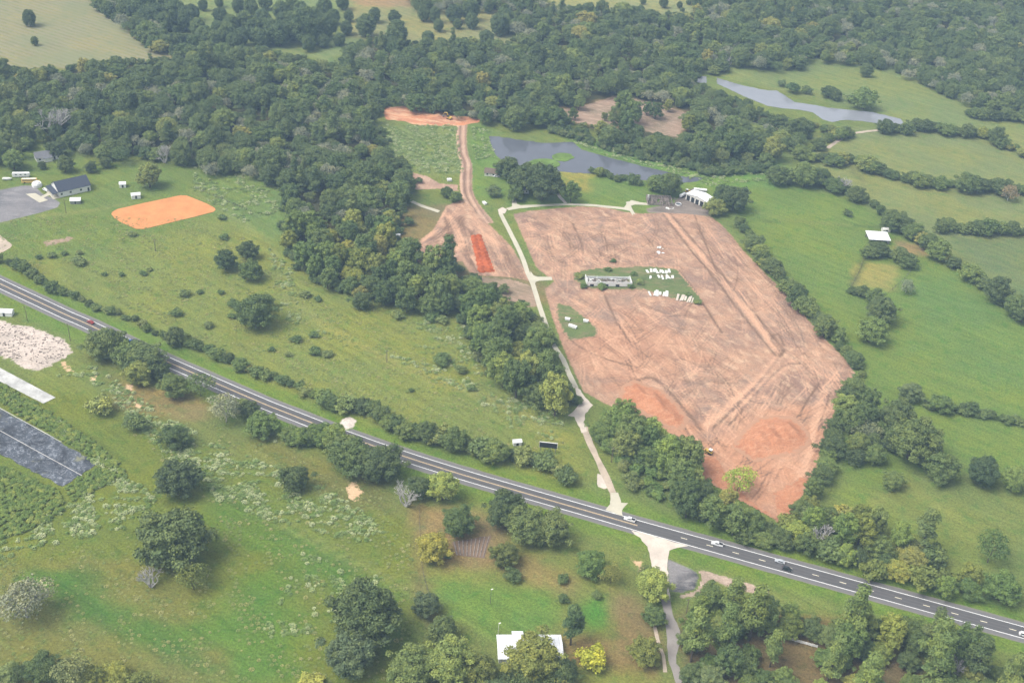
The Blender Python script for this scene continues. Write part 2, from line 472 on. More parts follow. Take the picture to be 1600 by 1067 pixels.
COVER = [
    ([(-400, 330), (0, 345), (150, 330), (340, 270), (450, 300), (450, 400), (600, 480), (720, 490), (760, 600), (880, 650), (950, 760), (700, 720), (400, 590), (0, 430), (-400, 300)], MEADOW, 10),
    ([(330, 250), (455, 295), (445, 400), (380, 350), (300, 300)], (0.13, 0.19, 0.07), 8),
    ([(-60, 700), (40, 735), (96, 766), (152, 728), (196, 742), (110, 790), (40, 835), (-60, 850)], (0.085, 0.135, 0.04), 4),
    ([(-100, 180), (120, 250), (300, 262), (360, 330), (150, 400), (-100, 420)], (0.130, 0.180, 0.055), 12),
    ([(-400, 640), (100, 600), (300, 700), (500, 760), (650, 800), (660, 1000), (640, 1200), (-400, 1200)], (0.125, 0.160, 0.038), 10),
    ([(-400, 860), (0, 880), (150, 860), (400, 960), (420, 1200), (-400, 1200)], (0.145, 0.155, 0.055), 14),
    ([(40, 890), (120, 900), (230, 960), (320, 1010), (280, 1030), (120, 960), (60, 930)], (0.070, 0.140, 0.036), 8),  # darker grass strip, its upper end paints the silvery tree's shade
    ([(330, 780), (480, 840), (600, 930), (660, 1000), (640, 1010), (540, 930), (420, 880), (330, 830)], (0.092, 0.160, 0.036), 10),
    ([(300, 950), (430, 900), (480, 960), (460, 1060), (360, 1067)], (0.090, 0.165, 0.034), 12),
    ([(120, 520), (200, 560), (300, 640), (420, 690), (600, 760), (660, 820), (500, 760), (330, 690), (180, 640)], (0.145, 0.165, 0.055), 8),
    ([(180, 595), (330, 610), (320, 660), (260, 650), (190, 640)], (0.20, 0.165, 0.085), 6),
    ([(420, 690), (600, 745), (640, 790), (560, 800), (440, 740)], (0.140, 0.150, 0.055), 6),
    ([(650, 790), (780, 790), (1000, 880), (1040, 1000), (1030, 1100), (640, 1100), (655, 900)], (0.150, 0.180, 0.060), 8),
    ([(690, 905), (870, 915), (870, 985), (760, 990), (700, 960)], (0.110, 0.190, 0.050), 8),
    ([(905, 945), (950, 940), (958, 985), (920, 992)], (0.075, 0.200, 0.040), 9),
    ([(955, 920), (1000, 930), (1035, 1000), (1030, 1060), (960, 1040)], (0.190, 0.145, 0.080), 6),
    ([(870, 985), (960, 995), (960, 1040), (880, 1040)], (0.22, 0.165, 0.090), 5),
    ([(650, 790), (790, 810), (800, 880), (700, 890), (655, 840)], (0.210, 0.165, 0.100), 6),
    ([(800, 860), (900, 900), (900, 935), (790, 900)], (0.20, 0.17, 0.085), 6),
    ([(1060, 960), (1300, 960), (1500, 1067), (1400, 1150), (1050, 1150)], (0.150, 0.115, 0.070), 8),
    ([(1120, 300), (1210, 270), (1345, 320), (1480, 410), (1640, 520), (1640, 780), (1640, 900), (1480, 860), (1400, 820), (1310, 780), (1345, 600), (1290, 500), (1180, 380)], (0.130, 0.190, 0.052), 10),
    ([(1440, 560), (1640, 640), (1640, 530), (1480, 430), (1420, 440)], (0.115, 0.185, 0.058), 12),
    ([(1340, 770), (1480, 720), (1640, 780), (1640, 900), (1480, 850)], (0.140, 0.180, 0.065), 10),
    ([(1240, 240), (1300, 200), (1640, 200), (1640, 480), (1470, 390), (1345, 310)], (0.175, 0.205, 0.095), 8),
    ([(1460, 375), (1640, 370), (1640, 490), (1540, 430)], (0.130, 0.170, 0.085), 6),
    ([(1120, 80), (1330, 80), (1420, 110), (1540, 165), (1640, 175), (1640, 210), (1440, 200), (1350, 170), (1230, 145), (1130, 120)], (0.165, 0.205, 0.090), 8),
    ([(1338, 408), (1405, 414), (1395, 456), (1328, 446)], (0.250, 0.235, 0.085), 4),
    ([(1400, 375), (1440, 385), (1455, 398), (1420, 400), (1395, 392)], (0.22, 0.175, 0.11), 4),
    ([(-500, -60), (120, -60), (160, 15), (275, 92), (262, 98), (160, 96), (110, 108), (0, 112), (-500, 120)], (0.225, 0.218, 0.130), 5),
    ([(185, -30), (560, -40), (560, 70), (520, 100), (480, 90), (330, 76), (230, 30)], (0.170, 0.215, 0.105), 8),
    ([(540, -40), (720, -40), (800, 30), (800, 75), (640, 72), (545, 60)], (0.225, 0.225, 0.125), 8),
    ([(545, -20), (690, -20), (650, 12), (560, 10)], (0.28, 0.20, 0.14), 8),
    ([(830, -40), (1090, -40), (1088, 26), (860, 16)], (0.235, 0.245, 0.135), 8),
    ([(1125, 14), (1168, 16), (1165, 34), (1130, 30)], (0.26, 0.23, 0.14), 6),
    ([(590, 190), (720, 195), (730, 275), (640, 272), (605, 245)], (0.155, 0.200, 0.085), 6),
    ([(735, 190), (770, 205), (785, 250), (810, 270), (760, 320), (735, 300)], (0.130, 0.205, 0.060), 6),
    ([(740, 262), (1000, 270), (1110, 280), (1110, 330), (800, 330)], (0.130, 0.195, 0.058), 6),
    ([(870, 262), (930, 272), (920, 300), (880, 290)], (0.220, 0.220, 0.075), 5),
    ([(860, 195), (960, 228), (1110, 265), (1220, 250), (1240, 290), (1110, 296), (1000, 262), (900, 232)], (0.120, 0.205, 0.060), 6),
    ([(610, 320), (700, 320), (845, 430), (870, 480), (730, 440), (620, 400)], (0.175, 0.150, 0.090), 6),
]
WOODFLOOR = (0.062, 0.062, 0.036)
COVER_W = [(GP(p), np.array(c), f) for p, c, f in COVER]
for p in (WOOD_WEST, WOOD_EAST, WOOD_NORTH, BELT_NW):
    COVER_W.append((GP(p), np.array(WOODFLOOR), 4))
COVER_W.append((GP(CLEARING), np.array((0.26, 0.19, 0.13)), 6))
ROAD_PX = [(-260, 330), (-120, 385), (0, 443.5), (60, 471.8), (105, 492.9), (137.6, 507), (230, 551), (321, 591.5), (407.5, 629), (445, 644), (535, 679), (622.5, 710), (712, 738.5), (800, 764.5), (922, 799.5), (996, 821), (1068.6, 841.2), (1190.6, 875.2), (1315.5, 909.9), (1492, 958.5), (1600, 988.3), (1800, 1043)]
ROAD = smooth_line(GP(ROAD_PX), 4.0)

COVER_LINES = [(smooth_line(GP(p), 6), c, w, a) for p, c, w, a in (
    ([(330, 760), (400, 805), (480, 845), (590, 905), (660, 945)], (0.07, 0.135, 0.035), 2.6, 0.8), ([(400, 797), (480, 837), (590, 897), (655, 930)], (0.22, 0.24, 0.09), 2.2, 0.6),
    ([(40, 900), (130, 945), (230, 1000), (330, 1045)], (0.075, 0.15, 0.038), 3.0, 0.8), ([(455, 470), (520, 515), (600, 560), (700, 600), (800, 640), (880, 690)], (0.24, 0.235, 0.10), 2.8, 0.6),
    ([(300, 300), (380, 350), (430, 400), (450, 470)], (0.20, 0.225, 0.10), 3.0, 0.5), ([(1200, 345), (1250, 346), (1300, 350), (1380, 357)], (0.075, 0.12, 0.045), 2.2, 0.8), ([(1180, 330), (1240, 345), (1330, 352)], (0.20, 0.24, 0.08), 2.2, 0.5),
    ([(1350, 404), (1342, 425), (1330, 448)], (0.07, 0.09, 0.04), 2.0, 0.8), ([(1300, 240), (1340, 275), (1360, 300)], (0.13, 0.15, 0.08), 2.2, 0.6), ([(1350, 800), (1400, 760), (1440, 770), (1480, 800)], (0.20, 0.22, 0.09), 2.6, 0.5),
    ([(0, 348), (60, 338), (135, 330), (200, 318)], (0.21, 0.22, 0.10), 2.0, 0.6), ([(165, 640), (260, 700), (360, 780)], (0.10, 0.15, 0.045), 2.4, 0.6), ([(650, 790), (655, 850), (660, 930), (690, 1000)], (0.17, 0.145, 0.085), 3.4, 0.7), ([(300, 292), (345, 312), (400, 335)], (0.09, 0.11, 0.05), 1.8, 0.7))]
def ground_colour(P):
    C = np.tile(np.array((0.140, 0.180, 0.062)), (len(P), 1))
    w = wob(P, 38) * 0.6 + wob(P, 15, 3) * 0.4
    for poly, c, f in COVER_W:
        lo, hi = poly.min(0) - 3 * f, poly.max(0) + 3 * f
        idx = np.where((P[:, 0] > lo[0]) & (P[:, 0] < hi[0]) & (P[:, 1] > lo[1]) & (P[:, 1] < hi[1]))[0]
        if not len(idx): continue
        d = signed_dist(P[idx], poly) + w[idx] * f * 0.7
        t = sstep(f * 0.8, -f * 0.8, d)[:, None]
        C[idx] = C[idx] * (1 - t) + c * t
    for line, c, wd, am in COVER_LINES:
        lo, hi = line.min(0) - 12, line.max(0) + 12
        idx = np.where((P[:, 0] > lo[0]) & (P[:, 0] < hi[0]) & (P[:, 1] > lo[1]) & (P[:, 1] < hi[1]))[0]
        if len(idx):
            t = am * np.exp(-(line_dist(P[idx], line) / wd) ** 2)[:, None]; C[idx] = C[idx] * (1 - t) + np.array(c) * t
    lo, hi = ROAD.min(0) - 40, ROAD.max(0) + 40
    idx = np.where((P[:, 0] > lo[0]) & (P[:, 0] < hi[0]) & (P[:, 1] > lo[1]) & (P[:, 1] < hi[1]))[0]
    if len(idx):
        d = line_dist(P[idx], ROAD[::4]) + w[idx] * 1.5
        t = sstep(17, 12, d)[:, None]
        C[idx] = C[idx] * (1 - t) + np.array(VERGE) * t
    return C * np.array((1.0, 0.99, 0.76))

def axis_coords(lo, hi, step, far_lo, far_hi):
    a = list(np.arange(lo, hi + step, step))
    s = step; x = lo
    pre = []
    while x > far_lo: s *= 1.35; x -= s; pre.append(x)
    s = step; x = a[-1]; post = []
    while x < far_hi: s *= 1.35; x += s; post.append(x)
    return np.array(pre[::-1] + a + post)

xs = axis_coords(-620, 760, 4.0, -9000, 9000); ys = axis_coords(230, 1560, 4.0, -4000, 14000)
GX, GY = np.meshgrid(xs, ys)
P2 = np.stack([GX.ravel(), GY.ravel()], 1)
nx, ny = len(xs), len(ys)
ii = (np.arange(ny - 1)[:, None] * nx + np.arange(nx - 1)[None]).ravel()
me = np_mesh('ground', np.concatenate([P2, np.zeros((len(P2), 1))], 1), np.stack([ii, ii + 1, ii + nx + 1, ii + nx], 1))
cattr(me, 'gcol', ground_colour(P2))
ground = tag(link('ground', me, M['ground']), 'grassy plain of pastures and meadows running to the hazy distance', 'ground', kind='structure')

# ------------------------------------------------------------------ sheets and soil patches
def patch(name, label, cat, poly, mat, z=0.03, res=1.5, margin=3.0, height=None, tone=None, kind='structure', parent=None, warm=None):
    W = GP(poly) if not isinstance(poly, np.ndarray) else poly
    lo, hi = W.min(0) - margin - res, W.max(0) + margin + res
    xs = np.arange(lo[0], hi[0], res); ys = np.arange(lo[1], hi[1], res)
    X, Y = np.meshgrid(xs, ys); P = np.stack([X.ravel(), Y.ravel()], 1); nx = len(xs)
    sd = signed_dist(P, W)
    ii = (np.arange(len(ys) - 1)[:, None] * nx + np.arange(nx - 1)[None]).ravel()
    q = np.stack([ii, ii + 1, ii + nx + 1, ii + nx], 1)
    q = q[(sd[q] < margin).all(1)]
    used = np.unique(q); rem = np.full(len(P), -1); rem[used] = np.arange(len(used))
    P, sd, q = P[used], sd[used], rem[q]
    Z = np.full(len(P), z)
    if height is not None: Z = Z + np.maximum(0, height(P, sd))
    me = np_mesh(name, np.concatenate([P, Z[:, None]], 1), q, True)
    fattr(me, 'sd', sd); fattr(me, 'tone', tone(P) if tone is not None else np.zeros(len(P)))
    fattr(me, 'warm', warm(P) if warm is not None else np.zeros(len(P)))
    cattr(me, 'gcol', ground_colour(P))
    o = link(name, me, mat, parent)
    if parent is None: tag(o, label, cat, kind=kind)
    return o

def ragged(W, step=2.0, amp=0.5, closed=True, seed=0):
    out = []
    n = len(W)
    for i in range(n):
        a, b = W[i], W[(i + 1) % n]
        k = max(1, int(np.linalg.norm(b - a) / step))
        for j in range(k): out.append(a + (b - a) * j / k)
    out = np.array(out)
    out[:, 0] += wob(out, 7, seed) * amp * 0.6 + RNG.normal(0, amp * 0.35, len(out))
    out[:, 1] += wob(out, 9, seed + 3) * amp * 0.6 + RNG.normal(0, amp * 0.35, len(out))
    return out

def sheet(name, label, cat, poly, mat, z=0.08, amp=0.35, parent=None, kind='structure', thick=None):
    W = GP(poly) if not isinstance(poly, np.ndarray) else poly
    if amp > 0: W = ragged(W, 2.0, amp)
    V = [Vector((x, y, z)) for x, y in W]
    tri = tessellate_polygon([V])
    Fs = [t if (V[t[1]] - V[t[0]]).cross(V[t[2]] - V[t[0]]).z > 0 else t[::-1] for t in tri]
    vv = [tuple(v) for v in V]
    n = len(vv)
    base = [(x, y, -0.05) for x, y, _ in vv]                      # the sheet's own edge, down into the ground
    Fs = [tuple(t) for t in Fs] + [(i, (i + 1) % n, n + (i + 1) % n, n + i) for i in range(n)]
    me = bpy.data.meshes.new(name); me.from_pydata(vv + base, [], Fs); me.update()
    o = link(name, me, mat, parent)
    if parent is None: tag(o, label, cat, kind=kind)
    return o

def ribbon(line, off0, off1, z, name, mat, parent=None, wobble=0.0, seed=0):
    T = np.gradient(line, axis=0); T /= np.linalg.norm(T, axis=1)[:, None]
    Nn = np.stack([-T[:, 1], T[:, 0]], 1)
    a, b = np.full(len(line), off0), np.full(len(line), off1)
    if wobble:
        a = a + wob(line, 9, seed) * wobble; b = b + wob(line, 11, seed + 2) * wobble
    A = line + Nn * a[:, None]; B = line + Nn * b[:, None]
    k = 9 if name == 'highway' else 2
    rows = [A + (B - A) * t for t in np.linspace(0, 1, k)]
    V = np.concatenate([np.concatenate([r, np.full((len(line), 1), z)], 1) for r in rows])
    n = len(line); q = []
    for r in range(k - 1):
        i = np.arange(n - 1) + r * n
        q.append(np.stack([i, i + n, i + n + 1, i + 1], 1))
    me = np_mesh(name, V, np.concatenate(q)[:, ::-1])
    fattr(me, 'off', np.concatenate([a + (b - a) * t for t in np.linspace(0, 1, k)]))
    return link(name, me, mat, parent)

# the highway with its painted lines
highway = ribbon(ROAD, -6.6, 6.6, 0.10, 'highway', M['road'], None, 0.15)
tag(highway, 'dark asphalt highway with white edge lines and yellow centre line', 'road', kind='structure')
for s in (-1, 1):
    ribbon(ROAD, s * 3.62 - 0.16, s * 3.62 + 0.16, 0.125, 'edge_line', M['line_white'], highway)
seg = np.concatenate([[0], np.cumsum(np.linalg.norm(np.diff(ROAD, axis=0), axis=1))])
def at_len(L):
    return np.array([np.interp(L, seg, ROAD[:, 0]), np.interp(L, seg, ROAD[:, 1])])
def len_at(px, py):
    p = GP([(px, py)])[0]; return seg[np.argmin(np.linalg.norm(ROAD - p, axis=1))]
L1 = len_at(996, 821)
solid = ROAD[seg <= L1]
for s in (-1, 1):
    ribbon(solid, s * 0.20 - 0.11, s * 0.20 + 0.11, 0.125, 'centre_line', M['line_yellow'], highway)
L = len_at(1068.6, 841.2)
while L < seg[-1] - 6:
    ln = np.array([at_len(L - 1.5 + 0.75 * k) for k in range(5)])
    ribbon(ln, -0.17, 0.17, 0.125, 'lane_dash', M['line_cream'], highway); L += 12.19

# graded building site: relief and machine tracks
PAD = [(802, 335), (826, 330), (865, 326), (903, 323), (945, 324), (975, 331), (1000, 334), (1035, 332), (1075, 334), (1110, 338), (1128, 352), (1142, 367), (1162, 392), (1200, 432), (1228, 457), (1262, 499), (1290, 530), (1308, 548), (1321, 562), (1336, 583), (1325, 606), (1312, 627), (1298, 659), (1288, 694), (1282, 729), (1266, 747), (1252, 775), (1240, 805), (1230, 826), (1205, 808), (1175, 790), (1132, 765), (1108, 753), (1085, 734), (1070, 700), (1040, 672), (1000, 650), (965, 638), (940, 628), (912, 612), (888, 562), (877, 535), (862, 494), (851, 452), (866, 440), (838, 418), (816, 368)]
def streaks(spec, seed):
    r = random.Random(seed); L = []
    for (poly, ang, spread, n, amt, wid, ln) in spec:
        W = np.array(poly, float); lo, hi = W.min(0), W.max(0); k = 0
        while k < n:
            p = np.array((r.uniform(lo[0], hi[0]), r.uniform(lo[1], hi[1])))
            if signed_dist(p[None], W)[0] > 0: continue
            k += 1
            a = math.radians(ang + r.gauss(0, spread)); cur = math.radians(r.gauss(0, 4.5)); pts = [p]
            for _ in range(6):
                pts.append(pts[-1] + np.array((math.cos(a), math.sin(a))) * ln * r.uniform(0.08, 0.2)); a += cur
            g = GP(pts); am = r.choice((1, -1)) * amt * r.uniform(0.4, 1.0); wd = wid * r.uniform(0.6, 1.3)
            L.append((g, am, wd))
            if r.random() < 0.6:                                        # the second wheel of the pair
                T = g[-1] - g[0]; T = T / np.linalg.norm(T); L.append((g + np.array((-T[1], T[0])) * 2.1, am, wd))
    return L
UP = [(802, 335), (1035, 332), (1060, 420), (900, 425), (838, 418)]
LOW = [(851, 455), (1060, 470), (1130, 560), (1180, 600), (1100, 690), (980, 640), (890, 570)]
RIGHT = [(1040, 335), (1110, 340), (1200, 432), (1336, 583), (1300, 650), (1230, 560), (1100, 430)]
BOT = [(1090, 690), (1180, 620), (1325, 600), (1285, 730), (1235, 820), (1110, 750)]
PAD_STREAKS = streaks([(UP, 50, 32, 140, 0.6, 0.42, 34), (UP, 5, 20, 100, 0.6, 0.45, 42), (LOW, 42, 18, 150, 0.65, 0.42, 62), (LOW, 8, 20, 110, 0.55, 0.42, 42), (LOW, -45, 20, 80, 0.55, 0.42, 42),
                       (RIGHT, 50, 8, 140, 0.6, 0.42, 72), (RIGHT, 8, 22, 90, 0.5, 0.42, 28), (BOT, -48, 16, 140, 0.55, 0.42, 48), (BOT, 30, 22, 70, 0.5, 0.42, 36)], 3)
def fixed(pts, amt, wid): return (smooth_line(GP(pts), 3), amt, wid)
PAD_STREAKS += [fixed([(1036, 335), (1075, 385), (1120, 440), (1160, 492), (1195, 535), (1212, 556)], 1.0, 1.1), fixed([(1047, 334), (1095, 390), (1140, 444), (1185, 497), (1225, 548)], 0.9, 1.0),
                fixed([(1041, 335), (1085, 388), (1130, 442), (1172, 494), (1210, 545)], -0.8, 2.4), fixed([(1225, 548), (1205, 575), (1175, 610), (1140, 645), (1115, 668)], 1.0, 1.2), fixed([(1215, 560), (1190, 590), (1155, 620), (1125, 648), (1105, 665)], -0.9, 2.6),
                fixed([(1250, 568), (1225, 572), (1195, 600), (1160, 640), (1138, 664)], 0.9, 1.0), fixed([(1237, 565), (1205, 592), (1175, 618), (1148, 648)], -0.7, 2.4), fixed([(1218, 548), (1205, 530), (1216, 522), (1225, 540)], 0.8, 0.9),
                fixed([(1060, 423), (1080, 448), (1098, 474), (1115, 500), (1128, 520)], 1.0, 0.9), fixed([(945, 462), (955, 485), (968, 510), (985, 535)], 0.9, 0.9), fixed([(895, 350), (905, 372), (912, 395)], 0.8, 0.9),
                fixed([(1280, 600), (1262, 625), (1250, 650)], 0.9, 0.6), fixed([(1085, 336), (1095, 362), (1110, 400), (1125, 440)], 0.7, 0.7), fixed([(880, 520), (910, 545), (960, 565), (1000, 575)], 0.7, 0.8),
                fixed([(1290, 610), (1275, 660), (1262, 720), (1230, 790)], -0.8, 2.6), fixed([(1298, 612), (1282, 662), (1268, 722), (1238, 795)], 0.7, 0.9), fixed([(1120, 690), (1135, 698), (1160, 690), (1165, 670)], 0.5, 1.2), fixed([(1060, 655), (1085, 690), (1100, 706)], 0.8, 0.9),
                fixed([(985, 600), (1015, 590), (1040, 605), (1070, 640), (1095, 670)], 0.9, 1.3)]
SITE = [(697, 322), (722, 312), (738, 322), (762, 348), (800, 386), (822, 425), (835, 440), (800, 434), (737, 430), (722, 408), (687, 414), (652, 409), (620, 392), (650, 381), (677, 359), (687, 342)]
SITE_STREAKS = streaks([([(690, 330), (738, 322), (800, 390), (820, 430), (760, 430), (710, 380)], 60, 8, 60, 0.7, 0.7, 60), ([(625, 390), (690, 345), (715, 400), (690, 412)], -35, 10, 40, 0.7, 0.7, 50)], 5)
def tone_of(L):
    def f(P):
        t = np.zeros(len(P))
        for line, amt, wid in L:
            lo, hi = line.min(0) - wid * 2, line.max(0) + wid * 2
            idx = np.where((P[:, 0] > lo[0]) & (P[:, 0] < hi[0]) & (P[:, 1] > lo[1]) & (P[:, 1] < hi[1]))[0]
            if len(idx):
                t[idx] += amt * np.exp(-(line_dist(P[idx], line) / wid) ** 2)
        return np.clip(t, -1, 1)
    return f
pad_tone = tone_of(PAD_STREAKS)
def pad_h(P, sd):
    t = pad_tone(P)
    return sstep(0, -4, sd) * (0.22 + 0.12 * wob(P, 9, 2) + 0.07 * wob(P, 3.2, 5) - 0.16 * np.maximum(t, 0))
M['pad'] = mat_soil('graded_soil', (0.42, 0.245, 0.155), (0.275, 0.165, 0.118), (0.56, 0.375, 0.245), 1.0, math.radians(-48), stretch=1.7, blotch=(0.27, 0.185, 0.140))
patch('construction_site', 'large bare site of graded pinkish soil scored by machine tracks', 'building site', PAD, M['pad'], 0.03, 0.62, 3.0, pad_h, pad_tone, warm=lambda P: np.maximum(0.85 * sstep(12, -12, signed_dist(P, GP([(960, 600), (1060, 640), (1110, 680), (1200, 640), (1290, 650), (1285, 735), (1235, 830), (1080, 740)])) + 8 * wob(P, 30, 4)), 0.5 * sstep(14, -6, signed_dist(P, GP([(880, 500), (1000, 500), (1090, 560), (1000, 600), (900, 570)])) + 10 * wob(P, 25, 6))))
site_tone = tone_of(SITE_STREAKS)
patch('dirt_yard', 'fan of rutted brown soil beside the strip of red clay', 'dirt yard', SITE, M['pad'], 0.03, 0.9, 3.0, lambda P, sd: sstep(0, -3, sd) * (0.15 + 0.1 * wob(P, 8, 1) - 0.12 * np.maximum(site_tone(P), 0)), site_tone)
M['island'] = mat_soil('rough_turf', (0.135, 0.175, 0.055), (0.095, 0.130, 0.048), (0.25, 0.19, 0.115), 2.2, 0, False, 0.25, 0.6, 0.0, (0.40, 0.245, 0.16))
ISLE_A = [(895, 428), (925, 421), (960, 419), (1012, 417), (1057, 422), (1077, 447), (1098, 472), (1087, 475), (1052, 467), (1007, 453), (960, 453), (920, 451), (900, 440)]
ISLE_B = [(870, 475), (892, 480), (915, 500), (932, 514), (930, 525), (892, 532), (880, 517), (872, 497)]
patch('grass_island', 'uncleared strip of green turf round the roofless white building', 'grass', ISLE_A, M['island'], 0.44, 1.0, 1.5)
patch('grass_island', 'small triangle of dark rough turf beside the concrete drive', 'grass', ISLE_B, M['island'], 0.44, 1.0, 1.5)
# dirt road, clay patches
M['track'] = mat_soil('dirt_track', (0.44, 0.28, 0.19), (0.30, 0.19, 0.14), (0.54, 0.38, 0.27), 1.0, math.radians(90))
def band(pts, w):
    l = smooth_line(GP(pts), 5); T = np.gradient(l, axis=0); T /= np.linalg.norm(T, axis=1)[:, None]; n = np.stack([-T[:, 1], T[:, 0]], 1)
    w = np.interp(np.linspace(0, 1, len(l)), np.linspace(0, 1, len(w)), w)[:, None] if isinstance(w, (list, tuple)) else w
    return np.concatenate([l + n * w / 2, (l - n * w / 2)[::-1]])
TRK = [(722, 190), (721, 219), (723, 240), (729, 258), (728, 279), (729, 300), (736, 316), (748, 334), (760, 350)]
trk_tone = tone_of([(smooth_line(GP(TRK), 4) + np.array((o, 0)), a, 0.9) for o, a in ((-3.6, -0.8), (-1.2, 0.9), (1.5, -0.6), (3.2, 0.7))])
patch('dirt_road', 'rutted brown dirt road climbing from the site to the red clearing', 'dirt road', band(TRK, [9, 8, 8, 8, 9, 9, 10, 12]), M['track'], 0.06, 1.0, 2.0, None, trk_tone)
M['clay_field'] = mat_soil('orange_clay', (0.60, 0.25, 0.12), (0.42, 0.19, 0.11), (0.70, 0.46, 0.28), 1.0, math.radians(-10))
patch('clay_clearing', 'orange clay clearing at the forest edge above the dirt road', 'clearing', [(595, 162), (612, 168), (633, 166), (675, 172), (704, 178), (722, 182), (770, 186), (722, 197), (696, 197), (649, 196), (633, 190), (603, 187), (599, 175)], M['clay_field'], 0.05, 1.5, 2.5, lambda P, sd: sstep(0, -5, sd) * (0.3 + 0.25 * wob(P, 14)))
patch('dirt_patch', 'tongue of bare pinkish soil left of the dirt road', 'dirt patch', [(636, 268), (668, 276), (687, 287), (726, 290), (724, 300), (684, 295), (651, 297), (632, 288)], M['track'], 0.04, 1.2, 2.0)
M['scrub'] = mat_soil('cleared_scrub', (0.34, 0.23, 0.16), (0.22, 0.17, 0.11), (0.46, 0.33, 0.24), 3.0, math.radians(-20), False, 0.3, 0.5, 0.06)
patch('brush_clearing', 'cleared brown brush lot among trees beyond the pond', 'clearing', CLEARING, M['scrub'], 0.04, 2.0, 4.0)
patch('scraped_ground', 'patchy scraped soil between the wood and concrete drive', 'ground patch', [(735, 430), (800, 436), (838, 448), (848, 482), (800, 478), (750, 450)], M['scrub'], 0.035, 1.5, 3.0)
patch('farm_yard', 'dark muddy yard between the burnt house and white barn', 'yard', [(1010, 326), (1052, 318), (1068, 300), (1085, 294), (1100, 305), (1108, 330), (1112, 338), (1060, 336), (1012, 332)], mat_soil('mud_yard', (0.22, 0.18, 0.15), (0.15, 0.125, 0.105), (0.30, 0.25, 0.21), 1.2, 0, False), 0.04, 1.2, 2.0)
# spread clay heaps
M['clay'] = mat_soil('red_clay_heap', (0.48, 0.215, 0.115), (0.40, 0.170, 0.088), (0.54, 0.285, 0.17), 3.0, math.radians(30), False, 0.5, 0.9, 0.0, (0.42, 0.235, 0.145))
def heap(h, run, wl=5.0, rough=0.25):
    def f(P, sd):
        base = sstep(0.5, -run, sd)
        return 0.36 * sstep(3.5, 1.5, sd) + h * base * (1 + rough * wob(P, wl * 2.2, 1)) + 0.12 * base * wob(P, wl * 0.6, 4)
    return f
patch('clay_heap', 'broad heap of orange clay behind the trees at the foot of the site', 'clay heap', [(970, 628), (978, 606), (992, 598), (1010, 606), (1030, 612), (1050, 630), (1070, 655), (1062, 668), (1040, 662), (1000, 640)], M['clay'], 0.05, 0.8, 3.0, heap(3.2, 12), None, 'thing')
patch('clay_heap', 'flat spread heap of red clay beside the right-hand haul track', 'clay heap', [(1150, 698), (1165, 675), (1188, 657), (1215, 654), (1237, 656), (1258, 676), (1262, 692), (1240, 706), (1205, 712), (1180, 718)], M['clay'], 0.05, 0.8, 3.0, heap(2.4, 9), None, 'thing')
patch('clay_spill', 'strip of red clay soil along the tree edge below the bulldozer', 'soil patch', [(1090, 712), (1120, 716), (1130, 735), (1150, 760), (1180, 790), (1225, 815), (1205, 808), (1150, 778), (1105, 752), (1086, 734)], M['clay'], 0.38, 1.0, 1.0)
patch('clay_spill', 'reddish worn soil at the narrow lower tip of the site', 'soil patch', [(1210, 770), (1255, 745), (1262, 748), (1248, 785), (1236, 812), (1228, 822), (1215, 805)], M['clay'], 0.38, 1.0, 1.0)
# the red clay strip: two rows of dumped loads
W4 = GP([(735, 368), (752, 367), (774, 426), (747, 427)])
patch('clay_bed', 'flat red clay bed under the two rows of dumped loads', 'clay bed', W4, M['redclay'], 0.32, 1.0, 0.3, lambda P, sd: 0.1 * sstep(0, -2, sd) + 0.05 * wob(P, 4), None)
for k in range(11):
    for j in (0.27, 0.73):
        t = (k + 0.5) / 11 + random.uniform(-0.02, 0.02)
        a = W4[0] * (1 - t) + W4[3] * t; b = W4[1] * (1 - t) + W4[2] * t
        c = a * (1 - j) + b * j
        R = 2.1 * random.uniform(0.85, 1.15)
        V = [(0, 0, 0.95)]; Fs = []; n = 9
        for ri, (rr, zz) in enumerate(((0.35, 0.78), (0.7, 0.35), (1.0, -0.15))):
            for q in range(n):
                th = 6.2832 * q / n; r2 = R * rr * random.uniform(0.85, 1.15)
                V.append((r2 * math.cos(th) * 1.1, r2 * math.sin(th), zz * random.uniform(0.85, 1.1)))
        for q in range(n):
            Fs.append((0, 1 + q, 1 + (q + 1) % n))
            for ri in range(2):
                o0, o1 = 1 + ri * n, 1 + (ri + 1) * n
                Fs.append((o0 + q, o1 + q, o1 + (q + 1) % n, o0 + (q + 1) % n))
        mm = bpy.data.meshes.new('clay_load'); mm.from_pydata(V, [], Fs); mm.update()
        o = link('clay_load', mm, M['redclay']); o.location = (c[0], c[1], 0.36)
        tag(o, 'dumped load of red clay in the double row beside the dirt yard', 'clay pile', 'dumped clay loads in two rows')
